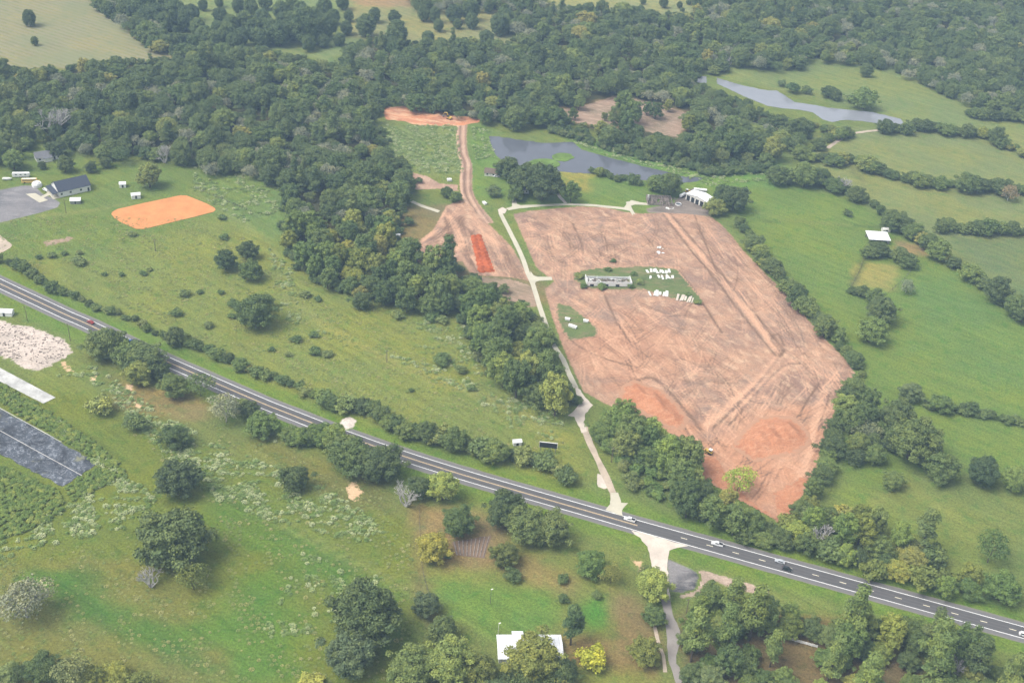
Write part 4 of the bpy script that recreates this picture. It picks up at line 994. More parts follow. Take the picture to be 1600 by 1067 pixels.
# single trees that can be told apart
SINGLE = [
    ('oak', 276, 838, 112, 'huge dark oak standing alone in the lower left field', DRK), ('oak', 276, 752, 66, 'oak just above the huge dark oak in the left field', (1, 1, 1.1)),
    ('silver', 36, 938, 74, 'half-bare silvery tree at the left edge of the field', (1, 1, 1)), ('thin', 300, 902, 48, 'thin see-through tree right of the small white dead tree', OLV),
    ('oak', 460, 750, 44, 'lone rounded tree in the grass below the highway trees', DRK), ('oak', 272, 680, 44, 'dark round bush-like tree in the roadside weeds', DRK),
    ('shrub', 155, 635, 36, 'sprawling green shrub in weeds below the rubble lot', PALE), ('shrub', 212, 662, 32, 'shrub left of the dark round tree in the weeds', (1, 1, 1)),
    ('oak', 572, 972, 98, 'broad dark tree at the lower middle of the field', DRK), ('oak', 548, 1024, 78, 'grey-green tree in front of the broad dark tree', GRY),
    ('oak', 668, 945, 44, 'small greyish tree by the yard boundary', GRY), ('oak', 693, 988, 46, 'rounded tree below the greyish tree at the yard boundary', (1, 1, 1)),
    ('oak', 640, 1046, 70, 'leafy tree at the bottom edge left of the white roof', (1.1, 1.1, 1)), ('oak', 700, 1040, 74, 'bright leafy tree beside the yard at the bottom edge', PALE),
    ('oak', 752, 1052, 54, 'olive tree just left of the white-roofed house', OLV), ('oak', 836, 1034, 88, 'olive tree overhanging the white-roofed house', OLV),
    ('oak', 880, 1058, 50, 'dark tree right of the white-roofed house', DRK), ('shrub', 924, 1030, 42, 'bright yellow-green bush right of the white-roofed house', (2.9, 2.2, 0.8)),
    ('pine', 897, 968, 36, 'small dark conifer on the lawn above the white roof', (0.75, 0.85, 0.9)), ('shrub', 932, 930, 15, 'tiny bush at the edge of the bright green lawn', (1, 1, 1)),
    ('oak', 925, 882, 48, 'round dark tree on the lawn beside the gravel junction', (1, 1.1, 0.95)), ('thin', 955, 898, 32, 'thin brownish tree right of the round lawn tree', OLV),
    ('shrub', 801, 898, 26, 'small round dark bush in the yard', DRK), ('shrub', 880, 905, 17, 'low bush between yard and round lawn tree', (1, 1, 1)), ('shrub', 880, 935, 16, 'low bush left of the bright green lawn', DRK),
    ('oak', 716, 817, 52, 'round tree left of the garden plot', (1, 1.05, 0.9)), ('oak', 678, 859, 50, 'olive round tree below the garden plot corner', OLV),
    ('oak', 692, 766, 48, 'bright green tree just below the highway centre', PALE), ('oak', 657, 764, 40, 'dark tree pressed against the bright green highway tree', DRK),
    ('oak', 787, 802, 58, 'dark oak behind the garden plot', DRK), ('oak', 822, 824, 66, 'large oak right of the garden plot', (1, 1, 1)), ('oak', 864, 830, 58, 'spreading oak by the highway right of garden', (1.1, 1.05, 1)), ('oak', 790, 866, 44, 'low olive tree at the garden corner', OLV),
    ('oak', 408, 664, 50, 'rounded bright tree by the highway next to silvery tree', (1.1, 1.2, 1)), ('silver', 352, 640, 48, 'silver-leaved tree by the highway', (1.1, 1.1, 1.05)), ('thin', 312, 600, 42, 'thin tree through which the highway shows', (1, 1, 1)),
    ('oak', 216, 586, 42, 'olive tree at the front of the roadside clump', (1.9, 1.6, 1.2)), ('oak', 272, 602, 44, 'tall dark tree at the right end of the roadside clump', DRK),
    ('oak', 352, 408, 38, 'dark tree on the meadow left of a pair', DRK), ('oak', 393, 424, 38, 'lighter tree on the meadow right of the pair', (1.1, 1.15, 0.9)), ('oak', 386, 393, 28, 'small tree behind the meadow pair', (1, 1, 1)),
    ('oak', 398, 492, 58, 'large dark oak alone in the middle meadow', DRK), ('oak', 412, 470, 34, 'tree behind the large meadow oak', (1, 1, 1)), ('oak', 565, 472, 30, 'round dark bush-like tree before the wood', DRK),
    ('oak', 233, 279, 38, 'rounded oak above the orange arena', (1, 1, 1)), ('oak', 20, 252, 36, 'leafy tree by the left edge near the white house', (1, 1.05, 1)), ('oak', 101, 260, 25, 'dark round tree in front of the white house', DRK), ('oak', 66, 259, 13, 'tiny tree below the white house', DRK), ('oak', 90, 232, 32, 'large tree behind the white house', DRK), ('oak', 142, 262, 20, 'tree behind the navy-roofed building', DRK), ('oak', 165, 255, 20, 'dark tree right of the navy roof by the wood', DRK),
    ('oak', 794, 262, 40, 'rounded oak on the near bank of the pond', DRK), ('oak', 848, 291, 58, 'largest oak of the clump south of the pond', DRK), ('oak', 818, 284, 46, 'middle oak of the clump south of the pond', DRK), ('oak', 806, 302, 30, 'left oak of the clump south of the pond', (1, 1, 1)), ('shrub', 828, 272, 14, 'bush on the pond bank by the oak clump', DRK), ('wood', 893, 300, 24, 'tree standing alone above the concrete lane', (0.9, 1, 1)), ('oak', 772, 298, 22, 'grey-green tree left of the oak clump', GRY),
    ('oak', 1044, 290, 40, 'tall dark oak behind the burnt house', DRK), ('oak', 1022, 288, 28, 'lighter tree left of the tall oak behind the burnt house', (1.1, 1.1, 1)), ('oak', 697, 300, 20, 'dark tree beside the dirt road', DRK), ('oak', 713, 308, 20, 'rounded tree touching the dirt road', (1, 1, 1)),
    ('oak', 1147, 312, 46, 'large dark oak beside the white barn', DRK), ('oak', 1118, 322, 34, 'oak in front of the white barn', (1, 1, 1)), ('oak', 1130, 300, 30, 'oak behind the barn oaks', DRK),
    ('thin', 1156, 748, 50, 'pale green tree alone at the lower edge of the bare site', (2.0, 1.9, 1.0)), ('pine', 700, 398, 26, 'tall pine at the edge of the dirt yard', (0.8, 0.9, 0.9)), ('pine', 668, 402, 14, 'slim pine left of the tall pine', (0.8, 0.9, 0.9)),
    ('oak', 1380, 487, 48, 'large round oak below the yellow plot', (0.95, 0.95, 1)), ('oak', 1362, 517, 50, 'pale round tree below the large round oak', PALE), ('silver', 1418, 447, 24, 'grey bare-topped tree right of the yellow plot', (0.9, 1, 0.9)), ('shrub', 1325, 333, 13, 'small dark bush in the green field', DRK),
    ('oak', 1425, 612, 38, 'grey-green tree at the left of the field hedge', GRY), ('oak', 1470, 629, 36, 'round green tree in the field hedge', (1, 1.05, 1)), ('oak', 1535, 738, 54, 'nearly black oak alone in the right field', (0.62, 0.66, 0.85)), ('oak', 1586, 752, 44, 'light green tree at the right edge of the field', PALE), ('oak', 1396, 752, 34, 'light green tree alone below the big right clump', PALE),
    ('thin', 1551, 858, 52, 'loose open tree alone in the lower right field', (0.8, 0.9, 0.8)), ('oak', 1426, 692, 74, 'largest pale oak of the clump right of the site', (1.2, 1.15, 1)), ('oak', 1472, 732, 56, 'dark tree below the pale oak of the right clump', DRK), ('oak', 1400, 655, 54, 'dark tree behind the pale oak of the right clump', DRK), ('silver', 1352, 672, 40, 'grey-branched tree in the clump beside the site', (0.8, 0.85, 0.7)), ('pine', 1450, 826, 34, 'tall pine standing above the lower right hedge', (0.9, 0.95, 0.95)), ('oak', 1568, 922, 56, 'bright round tree at the right end of the highway hedge', (1.05, 1.2, 0.95)),
    ('round', 46, 31, 21, 'larger of two lone trees in the tan hay field', DRK), ('round', 54, 66, 11.5, 'smaller of two lone trees in the tan hay field', DRK), ('round', 1354, 111, 19, 'lone tree in the far green field', (1, 1, 1)),
    ('oak', 1296, 143, 26, 'leaning oak on the far creek bank', DRK), ('oak', 1308, 150, 18, 'smaller oak right of the leaning creek oak', DRK), ('oak', 1352, 157, 38, 'wide low oak on the far creek bank', (0.9, 1, 1)), ('oak', 1329, 156, 13, 'slim tree left of the wide creek oak', DRK), ('shrub', 1240, 139, 20, 'bushy tree at the left of the far creek bank', (0.8, 0.9, 0.9)), ('shrub', 1221, 131, 13, 'small pale tree above the creek pond', GRY), ('shrub', 1261, 142, 15, 'low bush beside the creek bank oaks', DRK),
    ('oak', 1515, 287, 38, 'tall pyramid-shaped tree in the far right hedge', DRK), ('silver', 1578, 302, 26, 'brownish bare bush in the far right hedge', (1.2, 0.9, 0.8)),
    ('oak', 1022, 918, 52, 'light green tree leaning over the side road', PALE), ('oak', 1024, 962, 38, 'green tree in front of the grey lane', (1.1, 1.15, 1)), ('oak', 1008, 1020, 50, 'olive thin-crowned tree at the bottom by the lane', OLV),
    ('thin', 1010, 895, 30, 'low scrub tree at the gravel junction', (1, 1, 1)), ('silver', 1010, 700, 24, 'vine-covered bare tree inside the clump by the gravel drive', (1.6, 1.7, 1.0)),
]
for kind, x, y, w, lb, tn in SINGLE:
    tree_px(kind, x, y, w, lb, None, tn, cat='bush' if kind == 'shrub' else 'tree')
dead_tree(234, 904, 30, 'small white dead tree at the foot of the huge oak', 0)
dead_tree(635, 775, 34, 'bleached dead tree beside the dark highway tree', 1)
dead_tree(84, 190, 40, 'bare forked dead tree above the white house', 0)
dead_tree(256, 240, 26, 'white leaning dead tree at the edge of the wood', 1)
dead_tree(1497, 1040, 34, 'grey dead tree among the lower right pines', 0)
dead_tree(1284, 835, 34, 'grey bare tree in the hedge at the lower tip of the site', 1)
dead_tree(1316, 288, 22, 'bleached snag in the hedge above the barn field', 0)
dead_tree(1140, 95, 16, 'pale snag at the forest edge by the far field', 1)
for x, y, w in ((585, 26, 20), (616, 28, 20), (662, 24, 20), (679, 27, 18), (685, 42, 16), (710, 22, 28), (735, 20, 26), (715, 39, 14), (737, 35, 21), (780, 42, 28), (792, 27, 20), (760, 60, 24), (669, 62, 20), (620, 57, 35), (572, 43, 30), (545, 27, 15), (541, 45, 20), (530, 62, 20), (505, 65, 20)):
    tree_px('round', x, y, w, 'dark round tree scattered over the dry far pasture', 'trees dotted over the dry far pasture', (0.82, 0.86, 1.0), name='pasture_tree')
for x, y, w in ((437, 57, 32), (477, 47, 45), (510, 45, 30), (482, 70, 22), (445, 37, 25), (427, 57, 25), (470, 20, 26), (507, 15, 26), (535, 5, 22), (455, 10, 22), (275, 25, 40), (245, 27, 35), (225, 10, 40), (317, 10, 15), (342, 5, 15), (372, 10, 20), (344, 25, 22), (340, 45, 22), (310, 47, 25), (320, 57, 30), (275, 49, 12), (355, 57, 28), (377, 60, 25), (392, 15, 22), (410, 30, 26), (400, 58, 24), (415, 5, 22), (360, 40, 26), (382, 36, 28), (398, 45, 26), (420, 44, 26), (455, 50, 28), (492, 34, 28), (460, 35, 30), (438, 20, 24), (520, 28, 22), (262, 12, 30), (290, 34, 30), (300, 20, 24), (258, 40, 24), (232, 26, 28), (212, 16, 28), (495, 58, 24), (412, 62, 24), (365, 66, 22), (335, 64, 24)):
    tree_px('round', x, y, w, 'dark tree among the loose groves of the far green pasture', 'groves of the far green pasture', (0.85, 0.9, 1.0), name='pasture_tree')
for x, y, w in ((923, 10, 9), (940, 11, 15), (1005, 3, 9), (1037, 6, 14), (1062, 9, 9), (1076, 4, 8), (1066, 17, 8)):
    tree_px('round', x, y, w, 'tiny dark tree in the topmost pasture', 'tiny trees in the topmost pasture', DRK, name='pasture_tree')

# rows and clumps
def row(pts, spacing, wpx, label, group, kinds=('oak',), jit=1.5, tints=((1, 1, 1), DRK, (1.1, 1.1, 1)), cat='tree', skip=0.0):
    line = smooth_line(np.array(pts, float), 4); d = 0; last = line[0]; k = 0
    acc = 0.0
    for a, b in zip(line[:-1], line[1:]):
        acc += np.linalg.norm(b - a)
        if acc >= spacing * wpx * 0.78:
            acc = 0
            if random.random() < skip: continue
            tree_px(random.choice(kinds), b[0] + random.gauss(0, jit), b[1] + random.gauss(0, jit), wpx * random.choice((0.6, 0.8, 0.95, 1.05, 1.3)) * random.uniform(0.9, 1.1), label, group, random.choice(tints), cat=cat, hs=random.uniform(0.7, 1.1))
row([(1150, 338), (1165, 362), (1182, 388), (1206, 420), (1232, 444), (1262, 482), (1288, 508), (1308, 528), (1330, 556), (1346, 582)], 0.55, 27, 'hedge tree close along the right edge of the bare site', 'hedge along the right edge of the site')
row([(1345, 590), (1328, 612), (1318, 636), (1305, 668), (1297, 700), (1290, 728), (1275, 758), (1262, 782), (1252, 806)], 0.50, 36, 'tree of the belt between the site and lower right field', 'belt right of the site foot', ('oak', 'wood'))
row([(1205, 262), (1228, 278), (1275, 274), (1307, 290), (1340, 305), (1375, 327), (1412, 355), (1450, 378), (1476, 399), (1512, 424), (1550, 449), (1588, 482), (1612, 500)], 0.55, 30, 'tree of the long hedge running behind the field barn', 'long hedge behind the field barn')
row([(1240, 240), (1275, 246), (1320, 248), (1352, 256), (1400, 274), (1450, 283), (1490, 286), (1545, 292), (1605, 297)], 0.55, 25, 'tree of the far hedge above the pale right field', 'far hedge above the pale field')
row([(1460, 354), (1500, 354), (1545, 357), (1610, 362)], 0.55, 25, 'tree of the short hedge right of the barn', 'short hedge right of the barn')
row([(1372, 200), (1412, 201), (1450, 197), (1487, 203), (1525, 206), (1550, 211), (1575, 226), (1605, 238)], 0.50, 24, 'tree of the hedge below the creek pond', 'hedge below the creek pond')
row([(1500, 178), (1540, 178), (1605, 182)], 0.55, 20, 'tree of the uppermost right hedge', 'uppermost right hedge')
row([(1225, 186), (1242, 194), (1275, 198), (1312, 204), (1330, 206)], 0.7, 17, 'tree on the near bank of the creek pond', 'near bank of the creek pond')
row([(1340, 206), (1300, 214), (1284, 226), (1262, 236)], 0.5, 18, 'tree along the pale farm track near the creek', 'trees by the farm track')
row([(1346, 398), (1372, 390), (1396, 396), (1420, 408)], 0.5, 26, 'bushy tree in the clump below the field barn', 'clump below the field barn')
row([(1320, 453), (1345, 458), (1372, 466)], 0.5, 22, 'low tree of the short row below the yellow plot', 'row below the yellow plot')
row([(1438, 632), (1500, 640), (1530, 645), (1562, 655), (1600, 662)], 0.6, 19, 'low bush of the thin hedge across the right field', 'thin hedge across the right field', ('shrub',), cat='bush')
row([(-10, 402), (15, 410), (40, 421), (60, 437), (95, 452)], 0.6, 20, 'bushy tree of the left end of the highway hedge', 'left end of highway hedge', ('oak', 'shrub'))
row([(95, 452), (150, 476), (205, 498), (255, 523)], 0.8, 15, 'shrub of the thin fence row above the highway', 'thin fence row above highway', ('shrub', 'shrub', 'oak'), 2.0, cat='bush')
row([(262, 524), (310, 542), (370, 567), (412, 583), (450, 598), (490, 616)], 0.65, 24, 'tree of the highway hedge below the middle meadow', 'highway hedge below the meadow', ('oak', 'shrub'))
row([(490, 617), (520, 628), (575, 636), (612, 660), (650, 675), (700, 684), (735, 698), (775, 706), (810, 712), (838, 716), (862, 728), (888, 744)], 0.52, 32, 'tree of the highway hedge left of the gravel drive', 'highway hedge left of the gravel drive', ('oak', 'oak', 'shrub'))
row([(140, 530), (168, 538), (195, 552), (225, 562), (248, 578)], 0.42, 48, 'tree of the dark roadside clump beside the rubble lot', 'roadside clump by the rubble lot', tints=(DRK, (1, 1, 1)))
row([(366, 624), (388, 640)], 0.3, 44, 'tree behind the silver-leaved highway tree', 'trees behind the silver tree')
row([(440, 672), (470, 684), (505, 682), (530, 694), (560, 728), (590, 724), (612, 738)], 0.36, 52, 'tree of the dark clump hiding the near edge of the highway', 'clump hiding the highway edge', tints=(DRK, (1, 1, 1), (1, 1.05, 0.95)))
row([(918, 268), (935, 270), (950, 274), (968, 277), (990, 281), (1004, 284)], 0.7, 14, 'small bush along the near shore of the pond', 'bushes along the near pond shore', ('shrub', 'oak'), cat='bush')
row([(-10, 1052), (40, 1048), (90, 1052), (140, 1058), (200, 1064), (240, 1070)], 0.5, 48, 'grey-green tree along the lower left edge of the picture', 'trees along the lower left edge', ('oak', 'thin'), 4, (GRY, OLV, DRK))
row([(470, 1072), (500, 1062)], 0.4, 34, 'olive bush at the bottom edge of the field', 'olive bushes at the bottom', ('shrub',), tints=((2.2, 1.8, 1.1),), cat='bush')

def clump(poly, spacing, w0, w1, label, group, kinds, tints, cat='tree', z=6.0):
    nm = 'woodland_tree' if 'wood' in kinds else None
    W = np.array([[*G(x, y, z)[:2]] for x, y in poly]); lo, hi = W.min(0), W.max(0); pts = []
    n = int((hi - lo).prod() / (spacing * spacing) * 9)
    C = RNG.uniform(lo, hi, (n, 2)); C = C[signed_dist(C, W) < 0]
    for c in C:
        if all((c[0] - p[0]) ** 2 + (c[1] - p[1]) ** 2 > spacing ** 2 for p in pts): pts.append(c)
    for p in pts:
        k = random.choice(kinds); plant(k, p, random.uniform(w0, w1), label, group, random.choice(tints), cat=cat, name=nm if k in ('oak', 'wood') else None)
clump([(928, 668), (950, 650), (1000, 664), (1035, 690), (1066, 688), (1080, 705), (1085, 730), (1050, 735), (1000, 710), (960, 700), (938, 690)], 8.0, 10, 15, 'tree of the clump between gravel drive and clay heap', 'clump between gravel drive and clay heap', ('oak', 'wood'), ((1, 1, 1), (1.15, 1.2, 1), DRK))
clump([(1055, 752), (1092, 752), (1128, 780), (1178, 808), (1226, 836), (1190, 844), (1110, 808), (1062, 790)], 5.6, 9, 13.5, 'dark tree of the belt between site tip and highway', 'belt between site tip and highway', ('oak', 'wood'), (DRK, (1, 1, 1)))
clump([(960, 705), (1040, 740), (1065, 785), (1015, 778), (985, 760)], 4.5, 4, 7, 'leafy shrub in the thicket beside the gravel drive', 'thicket beside the gravel drive', ('shrub',), ((1.1, 1.2, 1), (1, 1, 1)), 'bush', 2)
clump([(1235, 800), (1262, 775), (1300, 800), (1345, 805), (1400, 832), (1440, 850), (1470, 878), (1520, 897), (1545, 925), (1500, 925), (1430, 905), (1350, 890), (1270, 858), (1225, 838)], 7.2, 8, 13, 'tree of the dense hedge above the highway at lower right', 'dense lower right highway hedge', ('oak', 'wood', 'oak', 'shrub'), ((1, 1, 1), (1.15, 1.2, 0.95), DRK, OLV))
clump([(1345, 625), (1370, 640), (1400, 690), (1380, 715), (1345, 720), (1322, 700)], 7.5, 9, 13, 'tree of the thick clump right of the red clay', 'thick clump right of the red clay', ('oak', 'wood'), ((1, 1, 1), DRK))
clump([(1090, 925), (1125, 925), (1140, 945), (1200, 955), (1270, 965), (1330, 972), (1430, 966), (1480, 1000), (1520, 1022), (1600, 1052), (1620, 1080), (1560, 1080), (1480, 1045), (1400, 1022), (1330, 1015), (1290, 1000), (1230, 985), (1150, 990), (1090, 975), (1082, 965)], 6.0, 8, 13, 'tree of the dark wood below the highway at lower right', 'wood below the highway', ('oak', 'pine', 'wood', 'oak', 'wood'), ((1, 1, 1), (1.2, 1.2, 0.95), DRK, (1.25, 1.2, 0.9)))
clump([(1078, 990), (1100, 988), (1130, 1005), (1145, 1050), (1130, 1090), (1085, 1090), (1076, 1040)], 7.0, 8, 12, 'tree of the bottom clump right of the grey lane', 'bottom clump right of the grey lane', ('oak', 'wood', 'pine'), ((1, 1, 1), (1.1, 1.15, 1), GRY))
clump([(1165, 1015), (1215, 1012), (1240, 1060), (1262, 1095), (1180, 1095), (1160, 1060)], 6.5, 8, 11, 'pale tree at the bottom beside the white rail', 'bottom trees by the white rail', ('pine', 'oak'), ((1.3, 1.25, 1), (1.1, 1.1, 1)))
clump([(1285, 1020), (1350, 1025), (1380, 1067), (1370, 1095), (1285, 1095), (1270, 1055)], 6.5, 7, 11, 'light pine at the bottom among the brown clearings', 'bottom pines among brown clearings', ('pine', 'pine', 'oak'), ((1.3, 1.3, 1), (1.1, 1.15, 1)))
clump([(1420, 1050), (1480, 1045), (1600, 1060), (1640, 1110), (1400, 1110)], 6.5, 8, 12, 'tree at the bottom right corner', 'trees at the bottom right corner', ('oak', 'pine'), ((1, 1, 1), (1.2, 1.2, 1)))
clump([(770, 1045), (800, 1050), (900, 1075), (960, 1080), (950, 1110), (760, 1110)], 8, 9, 12, 'dark tree along the bottom edge near the white roof', 'bottom edge trees near the white roof', ('oak', 'thin'), (DRK, GRY))
for x, y, w in ((905, 432, 14), (912, 447, 12), (990, 428, 10), (1000, 441, 12), (958, 408, 9), (985, 447, 12), (950, 421, 11), (1075, 460, 10), (1090, 472, 12), (940, 449, 14)):
    tree_px('shrub', x, y, w, 'bush on the turf strip round the roofless shed', 'bushes on the turf strip', (1, 1.05, 0.95), cat='bush', hs=0.7)
# low bushes dotted over the meadows
for x, y, w in ((81, 399, 13), (100, 396, 10), (123, 407, 22), (61, 402, 10), (124, 395, 10), (207, 366, 12), (163, 428, 9), (190, 429, 9), (224, 427, 11), (234, 421, 9), (347, 340, 12), (350, 370, 14), (275, 489, 18), (289, 459, 16), (365, 475, 18), (312, 456, 10), (345, 457, 10), (325, 508, 15), (362, 494, 12), (476, 460, 16), (497, 467, 12), (490, 523, 14), (462, 530, 16), (424, 546, 10), (450, 554, 10), (492, 549, 18), (512, 553, 16), (605, 470, 16), (620, 493, 18), (675, 495, 22), (690, 500, 18), (690, 563, 26), (720, 578, 18), (736, 606, 14), (643, 610, 8), (700, 870, 9), (930, 1010, 9)):
    tree_px('shrub', x, y, w, 'low dark bush dotted over the rough meadow', 'low bushes dotted over the meadow', (0.9, 0.95, 0.95), cat='bush', hs=0.7)


# ------------------------------------------------------------------ woods: the near part tree by tree, the far part as masses
def dart(polys_px, spacing, holes=(), z=7.0):
    out = []; cell = {}
    for poly in polys_px:
        W = np.array([[*G(x, y, z)[:2]] for x, y in poly]); lo, hi = W.min(0), W.max(0)
        n = int((hi - lo).prod() / (spacing * spacing) * 5)
        C = RNG.uniform(lo, hi, (n, 2)); C = C[signed_dist(C, W) < -1.0]
        for hpoly in holes:
            C = C[signed_dist(C, hpoly) > 2.0]
        for c in C:
            k = (int(c[0] // spacing), int(c[1] // spacing)); ok = True
            for a in (-1, 0, 1):
                for b in (-1, 0, 1):
                    for q in cell.get((k[0] + a, k[1] + b), ()):
                        if (c[0] - q[0]) ** 2 + (c[1] - q[1]) ** 2 < spacing * spacing: ok = False; break
                    if not ok: break
                if not ok: break
            if ok: cell.setdefault(k, []).append(c); out.append(c)
    return np.array(out)


def scatter(name, label, cat, pts, sources, scl, group=None, weights=None, tint=(1, 1, 1)):
    """one mass of plants: copies of the given plants stood on the points"""
    me = bpy.data.meshes.new(name)
    V = np.concatenate([pts, np.zeros((len(pts), 1))], 1) if pts.shape[1] == 2 else pts
    me.vertices.add(len(V)); me.vertices.foreach_set('co', V.astype(np.float32).ravel())
    a = me.attributes.new('scl', 'FLOAT_VECTOR', 'POINT'); a.data.foreach_set('vector', scl.astype(np.float32).ravel())
    fattr(me, 'rot', RNG.uniform(0, 6.28, len(V)))
    prob = np.array([1.0] * len(sources) if weights is None else weights); prob = prob / prob.sum()
    a = me.attributes.new('pick', 'INT', 'POINT'); a.data.foreach_set('value', RNG.choice(len(sources), len(V), p=prob).astype(np.int32))
    o = link(name, me); tag(o, label, cat, group, 'stuff'); o.color = (*tint, 1)
    ng = bpy.data.node_groups.new(name, 'GeometryNodeTree')
    ng.interface.new_socket('Geometry', in_out='INPUT', socket_type='NodeSocketGeometry'); ng.interface.new_socket('Geometry', in_out='OUTPUT', socket_type='NodeSocketGeometry')
    gi, go = ng.nodes.new('NodeGroupInput'), ng.nodes.new('NodeGroupOutput')
    iop = ng.nodes.new('GeometryNodeInstanceOnPoints'); iop.inputs['Pick Instance'].default_value = True
    g2i = ng.nodes.new('GeometryNodeGeometryToInstance')
    for src in sources:
        oi = ng.nodes.new('GeometryNodeObjectInfo'); oi.transform_space = 'ORIGINAL'; oi.inputs['Object'].default_value = src; oi.inputs['As Instance'].default_value = False
        ng.links.new(oi.outputs['Geometry'], g2i.inputs[0])
    def na(nm, t):
        n = ng.nodes.new('GeometryNodeInputNamedAttribute'); n.data_type = t; n.inputs['Name'].default_value = nm
        return next(s for s in n.outputs if s.enabled and s.name == 'Attribute')
    comb = ng.nodes.new('ShaderNodeCombineXYZ'); ng.links.new(na('rot', 'FLOAT'), comb.inputs['Z'])
    ng.links.new(gi.outputs[0], iop.inputs['Points']); ng.links.new(g2i.outputs[0], iop.inputs['Instance'])
    ng.links.new(na('pick', 'INT'), iop.inputs['Instance Index']); ng.links.new(comb.outputs[0], iop.inputs['Rotation']); ng.links.new(na('scl', 'FLOAT_VECTOR'), iop.inputs['Scale'])
    ng.links.new(iop.outputs[0], go.inputs[0])
    md = o.modifiers.new('plants', 'NODES'); md.node_group = ng
    return o

clearing_w = GP([(x, y if y < 185 else y + 14) for x, y in CLEARING])
west = dart([WOOD_WEST], 8.2); east = dart([WOOD_EAST], 8.2, [clearing_w]); north = dart([WOOD_NORTH, BELT_NW], 8.0)
near_ok = np.array([px_of(p)[1] > 345 and px_of(p)[0] > 430 for p in west])
near, west = west[near_ok], west[~near_ok]
for p in near:
    x, y = px_of(p)
    lb, gp = (('tree of the wood between the middle meadow and the dirt yard', 'wood between meadow and dirt yard') if y < 478 else ('tree of the wood beside the concrete drive', 'wood beside the concrete drive'))
    plant(random.choice(('wood', 'wood', 'oak')), p, random.uniform(9.5, 15) * (1.1 if y > 500 else 1.0), lb, gp, random.choice(((1, 1, 1), (1, 1, 1), DRK, (1.15, 1.15, 1), (1.0, 1.05, 1.0), OLV)), name='woodland_tree')
keys = [k for k in FIRST if k[0] in ('wood', 'oak', 'pine', 'thin', 'silver', 'round')]
srcs = [FIRST[k] for k in keys]; wts = [{'wood': 1.0, 'oak': 0.8, 'pine': 0.5, 'thin': 0.10, 'silver': 0.05, 'round': 0.25}[k[0]] for k in keys]
def forest(name_label, pts):
    k = wob(pts, 45, 1) * 0.6 + wob(pts, 17, 5) * 0.5; pts = pts[k > -0.95]
    s = RNG.uniform(0.65, 1.32, len(pts)) * np.where(RNG.random(len(pts)) < 0.15, 1.25, 1.0); v = RNG.uniform(0.80, 1.2, len(pts))
    scatter('forest', name_label, 'forest', pts, srcs, np.stack([s, s, s * v * 0.95], 1), None, wts, (1.16, 1.14, 1.05))
def off_view(pts, m=60):
    q = np.array([px_of(p) for p in pts]); return (q[:, 0] > -m - 60) & (q[:, 0] < 1660 + m) & (q[:, 1] > -m)
west, east, north = west[off_view(west)], east[off_view(east)], north[off_view(north)]
forest('dense mixed forest filling the upper left behind the meadow', west)
forest('dense hazy forest from the pond to the upper right corner', east)
forest('far strips of wood between the top pastures', north)

# loose trees in the brush clearing and willows on the pond's far shore
for x, y, w in ((895, 178, 14), (905, 160, 18), (968, 182, 12), (975, 165, 30), (990, 175, 28), (1012, 168, 16), (1025, 172, 20), (945, 182, 10), (1075, 195, 18), (1045, 165, 14)):
    tree_px('wood', x, y, w, 'tree left standing in the brush clearing', 'trees left standing in the brush clearing', random.choice(((1, 1, 1), DRK, OLV)))
shore = dart([[(850, 190), (905, 203), (950, 219), (1000, 232), (1052, 245), (1110, 256), (1160, 246), (1205, 260), (1200, 268), (1110, 274), (1045, 258), (1000, 248), (950, 234), (905, 220), (860, 206)]], 4.0, (), 1.5)
s = RNG.uniform(0.6, 1.35, len(shore))
scatter('undergrowth', 'willow scrub along the far shore of the pond', 'scrub', shore, [FIRST[k] for k in FIRST if k[0] == 'shrub'], np.stack([s, s, s * 1.05], 1))
# undergrowth round the edges of the woods
def edge_points(poly, n, out=2.5):
    W = GP(poly); L = []
    for a, b in zip(W, np.roll(W, -1, 0)):
        k = int(np.linalg.norm(b - a) / n)
        for j in range(k): L.append(a + (b - a) * (j + random.random()) / max(k, 1) + RNG.normal(0, out, 2))
    return np.array(L)
eg = np.concatenate([edge_points(WOOD_WEST, 3.0), edge_points(WOOD_EAST, 4.0)])
eg = eg[off_view(eg)]
s = RNG.uniform(0.5, 1.3, len(eg))
scatter('undergrowth', 'bushy undergrowth along the edges of the woods', 'scrub', eg, [FIRST[k] for k in FIRST if k[0] == 'shrub'], np.stack([s, s, s], 1))

# ------------------------------------------------------------------ buildings
def frame_of(name, a, b, label, cat, z=0.0):
    A, B = G(*a), G(*b); d = B - A
    root = empty(name, ((A.x + B.x) / 2, (A.y + B.y) / 2, z), math.atan2(d.y, d.x))
    tag(root, label, cat)
    return root, d.length

def gable(root, L, y0, W, h, rh, wall, roof, over=0.5, x0=None, t=0.14, roof_name='roof', wall_name='wall'):
    x0 = -L / 2 if x0 is None else x0; x1 = x0 + L; ym = y0 + W / 2
    mb = MB(); V = [(x, y, z) for x in (x0, x1) for y, z in ((y0, 0), (y0 + W, 0), (y0 + W, h), (ym, h + rh), (y0, h))]
    mb.add(V, [(0, 1, 2, 3, 4), (9, 8, 7, 6, 5), (0, 4, 9, 5), (1, 6, 7, 2)])
    mb.build(wall_name, wall, root)
    mr = MB(); k = rh / (W / 2)
    for s in (-1, 1):
        ye = ym + s * (W / 2 + over); ze = h + 0.03 - over * k
        lo = [(x0 - over, ye, ze), (x1 + over, ye, ze), (x1 + over, ym, h + rh + 0.03), (x0 - over, ym, h + rh + 0.03)]
        up = [(x, y, z + t) for x, y, z in lo]
        mr.add(lo + up, [(3, 2, 1, 0), (4, 5, 6, 7), (0, 1, 5, 4), (1, 2, 6, 5), (2, 3, 7, 6), (3, 0, 4, 7)])
    mr.build(roof_name, roof, root)

